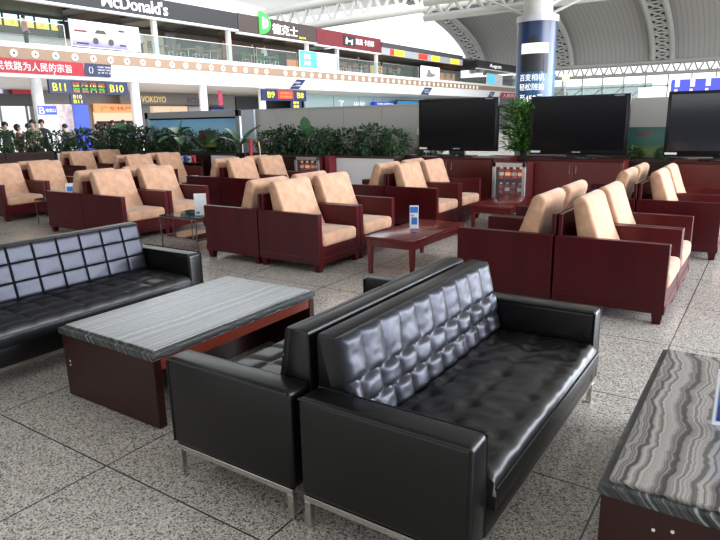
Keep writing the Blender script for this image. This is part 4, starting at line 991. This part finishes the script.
def leaf(bm, p, d, up_, L, W, droop=.3):
    d = d.normalized(); side = d.cross(up_)
    if side.length < 1e-3: side = Vector((1, 0, 0))
    side.normalize(); n = side.cross(d)
    pts = []
    prof = ((0, .08), (.3, .5), (.6, .45), (1, .0))
    rows = []
    for t, ww in prof:
        c = p+d*L*t-Vector((0, 0, 1))*droop*L*t*t
        if ww == 0: rows.append([bm.verts.new(c)])
        else:
            rows.append([bm.verts.new(c-side*W*ww+n*W*.12), bm.verts.new(c-n*W*.08), bm.verts.new(c+side*W*ww+n*W*.12)])
    for i in range(len(rows)-1):
        a, b = rows[i], rows[i+1]
        if len(b) == 3:
            bm.faces.new((a[0], a[1], b[1], b[0])); bm.faces.new((a[1], a[2], b[2], b[1]))
        else: bm.faces.new((a[0], a[1], b[0])); bm.faces.new((a[1], a[2], b[0]))

def bush_bm(n, rx, ry, rz, seed, L0=.10, W0=.055):
    r = random.Random(seed); bm = bmesh.new()
    for _ in range(n):
        u = r.uniform(-1, 1); a = r.uniform(0, 2*PI); rr = math.sqrt(1-u*u)
        k = r.uniform(.55, 1.0)
        b = 1+.22*noise.noise((u*2.2+seed, math.cos(a)*1.8, math.sin(a)*1.8))
        p = Vector((rx*rr*math.cos(a)*k*b, ry*rr*math.sin(a)*k*b, rz*(u*k*b)+rz))
        d = Vector((rr*math.cos(a), rr*math.sin(a), u*.7+.1))+Vector((r.uniform(-.7, .7), r.uniform(-.7, .7), r.uniform(-.5, .5)))
        leaf(bm, p, d, Vector((r.uniform(-.3, .3), r.uniform(-.3, .3), 1)), L0*r.uniform(.7, 1.3), W0*r.uniform(.7, 1.3), .25)
    return bm
def stems_bm(h, rad, n, seed, r0=.012):
    r = random.Random(seed); bm = bmesh.new()
    for _ in range(n):
        a = r.uniform(0, 2*PI); q = r.uniform(.2, 1)*rad
        rod(bm, (.2*q*math.cos(a), .2*q*math.sin(a), 0), (q*math.cos(a), q*math.sin(a), h*r.uniform(.7, 1)), r0, r0*.6, n=6)
    return bm
protos = []
for s in range(3):
    t = thing('leafy_bush', '', 'plant', (0, 0, 0), 0, 'hedge bushes')
    obj('foliage', bush_bm(560, .50, .34, .33, 11+s), K['leaf_dark'] if s != 1 else K['leaf'], t); obj('stem', stems_bm(.55, .35, 9, s), K['stem'], t)
    protos.append(t)
bs = [(-19.0, 8.6, .95), (-18.5, 9.15, 1.0), (-18.0, 9.7, .95), (-17.45, 10.2, 1.0), (-16.95, 10.65, 1.05), (-16.3, 10.95, 1.0), (-15.6, 10.95, 1.15), (-14.9, 10.9, 1.1), (-14.2, 10.85, 1.0), (-13.5, 10.85, 1.0), (-12.8, 10.85, .9), (-11.75, 10.8, .85), (-11.15, 10.75, .8),
      (-9.75, 10.85, .85), (-9.25, 10.8, .95), (-8.65, 10.75, 1.0), (-8.05, 10.75, .9), (-7.45, 10.72, .85), (-6.85, 10.72, 1.05), (-6.35, 10.72, .85)]
for i, (x, y, sc) in enumerate(bs):
    if i < 13: lab = 'leafy green bush in the left hedge, '+(ordn[i] if i < 13 else '')+' from its left end'
    else: lab = 'leafy green bush before the grey partition, '+ordn[i-13]+' from the left'
    z = .90
    if i < 3:
        o = protos[i]; o.location = (x, y, z); o.rotation_euler.z = i; o['label'] = lab; o.scale = (sc, sc, sc)
    else: dup(protos[i % 3], (x, y, z), i*1.3, lab, None, (sc, sc*.95, sc*(.92+.12*((i*7) % 3)/2)))
for x, y, sc, lab in ((-5.75, 11.12, .62, 'small bush peeking out at the left side of the left television'), (-1.95, 11.12, .5, 'small bush under the green board, left'), (-1.5, 11.12, .5, 'small bush under the green board, right')):
    dup(protos[1], (x, y, .90), x, lab, None, (sc, sc*.7, sc*.62))
# upright bright bush between the televisions
t = thing('upright_bush', 'bright green upright bush between the left and middle televisions', 'plant', (-3.78, 10.98, .9))
r = random.Random(4); bm = bmesh.new()
for _ in range(1100):
    z = r.uniform(.12, 1.0); a = r.uniform(0, 2*PI); q = r.uniform(.05, .42)*(.75+.4*z)
    leaf(bm, Vector((q*math.cos(a), .55*q*math.sin(a), z*.98)), Vector((math.cos(a), .7*math.sin(a), r.uniform(.1, 1.3))), Vector((0, 0, 1)), r.uniform(.13, .24), .055, .45)
obj('foliage', bm, K['leaf_bright'], t); obj('stem', stems_bm(.95, .25, 12, 4, .014), K['stem'], t)
# broad-leaved plants
def broad(name, label, loc, leaves, m, pot=True):
    t = thing(name, label, 'plant', loc)
    bm = bmesh.new()
    for (az, el, L, W, z0) in leaves:
        d = Vector((math.cos(az)*math.cos(el), math.sin(az)*math.cos(el), math.sin(el)))
        base = Vector((.03*math.cos(az), .03*math.sin(az), z0)); N = 7; rows = []
        side = Vector((-math.sin(az), math.cos(az), 0))
        for i in range(N+1):
            s_ = i/N; c = base+d*L*s_-Vector((0, 0, 1))*.38*L*s_*s_*math.cos(el)
            ww = W*math.sin(PI*min(1, .06+.94*s_))**.75*(1-.12*s_)
            rows.append([bm.verts.new(c-side*ww+Vector((0, 0, ww*.25))), bm.verts.new(c), bm.verts.new(c+side*ww+Vector((0, 0, ww*.25)))])
        for i in range(N):
            for k in (0, 1): bm.faces.new((rows[i][k], rows[i][k+1], rows[i+1][k+1], rows[i+1][k]))
    obj('broad_leaf', bm, m, t, True)
    bm = bmesh.new()
    for (az, el, L, W, z0) in leaves: rod(bm, (0, 0, 0), (.03*math.cos(az), .03*math.sin(az), z0), .014, .009, n=6)
    obj('stalk', bm, K['stem'], t)
    return t
broad('broad_leaf_plant', 'broad leaved green plant standing before the blue hoarding', (-12.45, 10.40, .9), [(.1, .55, .62, .13, .50), (1.3, .6, .5, .12, .50), (2.9, .55, .62, .13, .50), (3.6, .2, .6, .14, .42), (-.6, .1, .6, .14, .40), (-1.6, .2, .6, .15, .40), (-2.2, .35, .55, .13, .45), (.6, 1.2, .40, .09, .55)], K['leaf_mid'])
broad('broad_leaf_plant', 'tall single leaved plant rising from the hedge before the grey partition', (-8.45, 10.55, .9), [(-1.2, 1.35, .46, .13, .42), (-.3, .9, .42, .10, .38), (3.3, .7, .40, .10, .38), (-1.6, .6, .45, .12, .36)], K['leaf_mid'])
p = broad('potted_palm', 'arching palm in a dark pot in front of the pale panel', (-10.12, 10.22, .62), [(2.9, .75, .85, .075, .55), (3.5, .55, .8, .075, .52), (.1, .8, .9, .07, .55), (-.4, .5, .75, .075, .52), (1.4, .9, .6, .07, .55), (-1.5, .6, .6, .08, .52), (2.4, .4, .8, .07, .55), (.7, .9, .7, .07, .55)], K['leaf_mid'])
bm = bmesh.new(); rod(bm, (0, 0, .12), (0, 0, .34), .10, .15, n=16); obj('pot', bm, K['black'], p, True)
bm = bmesh.new(); rod(bm, (0, 0, -.62), (0, 0, .12), .16, .13, n=16); obj('pedestal', bm, K['pot'], p, True)
broad('broad_leaf_plant', 'round leaved plant poking up from the hedge left of the hoarding', (-15.2, 10.75, .9), [(2.6, 1.0, .46, .17, .50), (.4, .6, .48, .14, .45), (3.4, .4, .45, .12, .45), (-1.4, .7, .45, .15, .48)], K['leaf_mid'])
broad('broad_leaf_plant', 'drooping leaved plant at the right end of the left hedge', (-11.15, 10.7, .9), [(3.0, .35, .6, .09, .40), (3.4, .1, .55, .08, .38), (2.4, .5, .5, .08, .42), (.2, .4, .5, .08, .42), (-1.5, .2, .45, .09, .35)], K['leaf'])
broad('broad_leaf_plant', 'low wide leaved plant in the middle of the left hedge', (-16.7, 10.45, .9), [(3.0, .2, .7, .10, .42), (.1, .2, .7, .10, .42), (-1.2, .3, .5, .1, .42), (1.9, .4, .5, .09, .45)], K['leaf'])
# peace lily flower by the left television
bm = bmesh.new(); t = thing('lily_flower', 'single white lily bloom left of the left television', 'flower', (-5.95, 10.98, .9)); rod(bm, (0, 0, 0), (0, 0, .42), .008, n=6); obj('stalk', bm, K['stem'], t)
bm = bmesh.new(); leaf(bm, Vector((0, 0, .40)), Vector((.1, -.15, 1)), Vector((0, 1, 0)), .18, .07, 0); obj('petal', bm, K['white'], t)

# ------------------------------------------------------------------ people behind the hedge and on the balcony
def body_mesh(name, shirt, seed):
    r = random.Random(seed)
    V = [(0, 0, .95), (0, 0, 1.12), (0, .0, 1.30), (0, .0, 1.42), (0, .012, 1.50), (0, .02, 1.56), (0, .015, 1.64), (0, .01, 1.70),
         (.10, 0, .92), (.11, .01, .50), (.11, -.02, .09), (.12, .12, .04),
         (-.10, 0, .92), (-.11, .01, .50), (-.11, -.02, .09), (-.12, .12, .04),
         (.18, 0, 1.40), (.24, -.02, 1.13), (.22, .10, .90), (.21, .15, .82),
         (-.18, 0, 1.40), (-.24, -.02, 1.13), (-.22, .10, .90), (-.21, .15, .82), (0, .105, 1.60)]
    Rr = [.15, .14, .15, .12, .055, .055, .088, .075, .095, .065, .045, .04, .095, .065, .045, .04, .062, .046, .036, .03, .062, .046, .036, .03, .018]
    E_ = [(0, 1), (1, 2), (2, 3), (3, 4), (4, 5), (5, 6), (6, 7), (0, 8), (8, 9), (9, 10), (10, 11), (0, 12), (12, 13), (13, 14), (14, 15), (3, 16), (16, 17), (17, 18), (18, 19), (3, 20), (20, 21), (21, 22), (22, 23), (6, 24)]
    me = bpy.data.meshes.new(name); me.from_pydata(V, E_, [])
    o = bpy.data.objects.new(name, me); C.objects.link(o)
    sm = o.modifiers.new('s', 'SKIN'); ss = o.modifiers.new('d', 'SUBSURF'); ss.levels = 1; ss.render_levels = 1
    for i, v in enumerate(me.skin_vertices[0].data): v.radius = (Rr[i], Rr[i]*(.75 if i in (0, 1, 2, 3) else 1)); v.use_root = (i == 0)
    dg = bpy.context.evaluated_depsgraph_get(); dg.update()
    out = bpy.data.meshes.new_from_object(o.evaluated_get(dg)); bpy.data.objects.remove(o)
    for m in (K['skin'], shirt, K['trousers'], K['black']): out.materials.append(m)
    for p in out.polygons:
        c = p.center; z = c.z
        p.material_index = 3 if z < .08 else 2 if z < .93 and abs(c.x) < .19 else 0 if (z > 1.475 or (abs(c.x) > .17 and z < 1.0)) else 1
        p.use_smooth = True
    return out
def person(label, loc, rz, shirt, height=1.72, hairlong=False, seed=0):
    t = thing('person', label, 'person', loc, rz); k = height/1.76
    t.scale = (k, k, k)
    o = bpy.data.objects.new('body', body_mesh('body', shirt, seed)); C.objects.link(o); o.parent = t
    bm = bmesh.new(); ball(bm, (0, -.012, 1.675), .108, (.93, 1.02, 1.02), 16, 10)
    for v in bm.verts:
        if v.co.z < 1.665 and v.co.y > .03: v.co.y = .03+(v.co.y-.03)*.1
        if v.co.z < 1.64: v.co.z = 1.64-(1.64-v.co.z)*(1.6 if hairlong else .5)
    obj('hair', bm, K['hair'], t, True)
    for s in (-1, 1):
        bm = bmesh.new(); ball(bm, (s*.034, .093, 1.635), .010, (1.2, .6, .8), 8, 6); obj('eye', bm, K['black'], t)
        bm = bmesh.new(); ball(bm, (s*.09, .01, 1.62), .022, (.4, .7, 1.2), 8, 6); obj('ear', bm, K['skin'], t)
    bm = bmesh.new(); ball(bm, (0, .094, 1.572), .018, (1.2, .4, .35), 8, 6); obj('mouth', bm, mat('lips', (.35, .12, .10), .5), t)
    return t
def shirt(n, c): return mat(n, c, .85)
cloth = dict(black=shirt('black_cloth', (.02, .02, .022)), beige=shirt('beige_cloth', (.42, .36, .24)), red=shirt('red_cloth_shirt', (.45, .08, .07)), white=shirt('white_cloth', (.8, .8, .8)), blue=shirt('blue_cloth', (.08, .18, .45)), pink=shirt('pink_cloth', (.7, .35, .35)), grey=shirt('grey_cloth', (.2, .2, .22)))
for x, y, rz, c, h, hl, l in (
    (-21.1, 10.55, -1.9, 'black', 1.80, False, 'person in black at the left frame edge behind the hedge'),
    (-21.6, 11.2, -.4, 'red', 1.72, True, 'person in a reddish shirt behind the hedge at far left'),
    (-22.6, 12.1, 1.0, 'grey', 1.74, False, 'person in grey turned away behind the hedge left of the beige shirt'),
    (-20.6, 11.2, -2.6, 'beige', 1.86, False, 'person in a beige shirt looking down behind the hedge'),
    (-21.3, 11.9, -1.9, 'black', 1.87, False, 'person in black right of the beige shirt, before the white information stand'),
    (-22.6, 13.5, 2.2, 'black', 1.70, False, 'person in black below the lower gate board'),
    (-22.2, 14.6, 1.2, 'black', 1.68, True, 'person with black hair left of the white shirt'),
    (-22.3, 15.05, 2.6, 'white', 1.70, False, 'person in a white shirt turned away before the orange shop'),
    (-21.6, 14.9, -2.0, 'black', 1.80, False, 'person in dark clothes before the orange shop front'),
    (-23.5, 16.75, -1.0, 'blue', 1.82, False, 'person in a blue shirt left of the second white column'),
    (-21.9, 15.9, -.6, 'white', 1.66, False, 'person in white half hidden by the round leaved plant')):
    person(l, (x, y, 0), rz, cloth[c], h, hl, int(abs(x*7)))
for x, y, rz, c, h, l in ((-33.6, 18.6, 0, 'pink', 1.7, 'person in pink standing at the upper counter by the car advert'), (-33.2, 35.4, 1.0, 'black', 1.75, 'person in black behind the glass below the green logo'), (-33.4, 36.9, -1.8, 'white', 1.7, 'person in white behind the glass below the green logo'), (-33.4, 25.6, -2, 'white', 1.68, 'person in white on the balcony under the restaurant name'), (-33.2, 49.6, -2, 'black', 1.72, 'person in black by the post right of the maroon sign'), (-37.3, 17.2, -1.6, 'red', 1.7, 'server in red behind the upper counter at left')):
    person(l, (x, y, 5.62), rz, cloth[c], h, False, int(abs(x*5)))
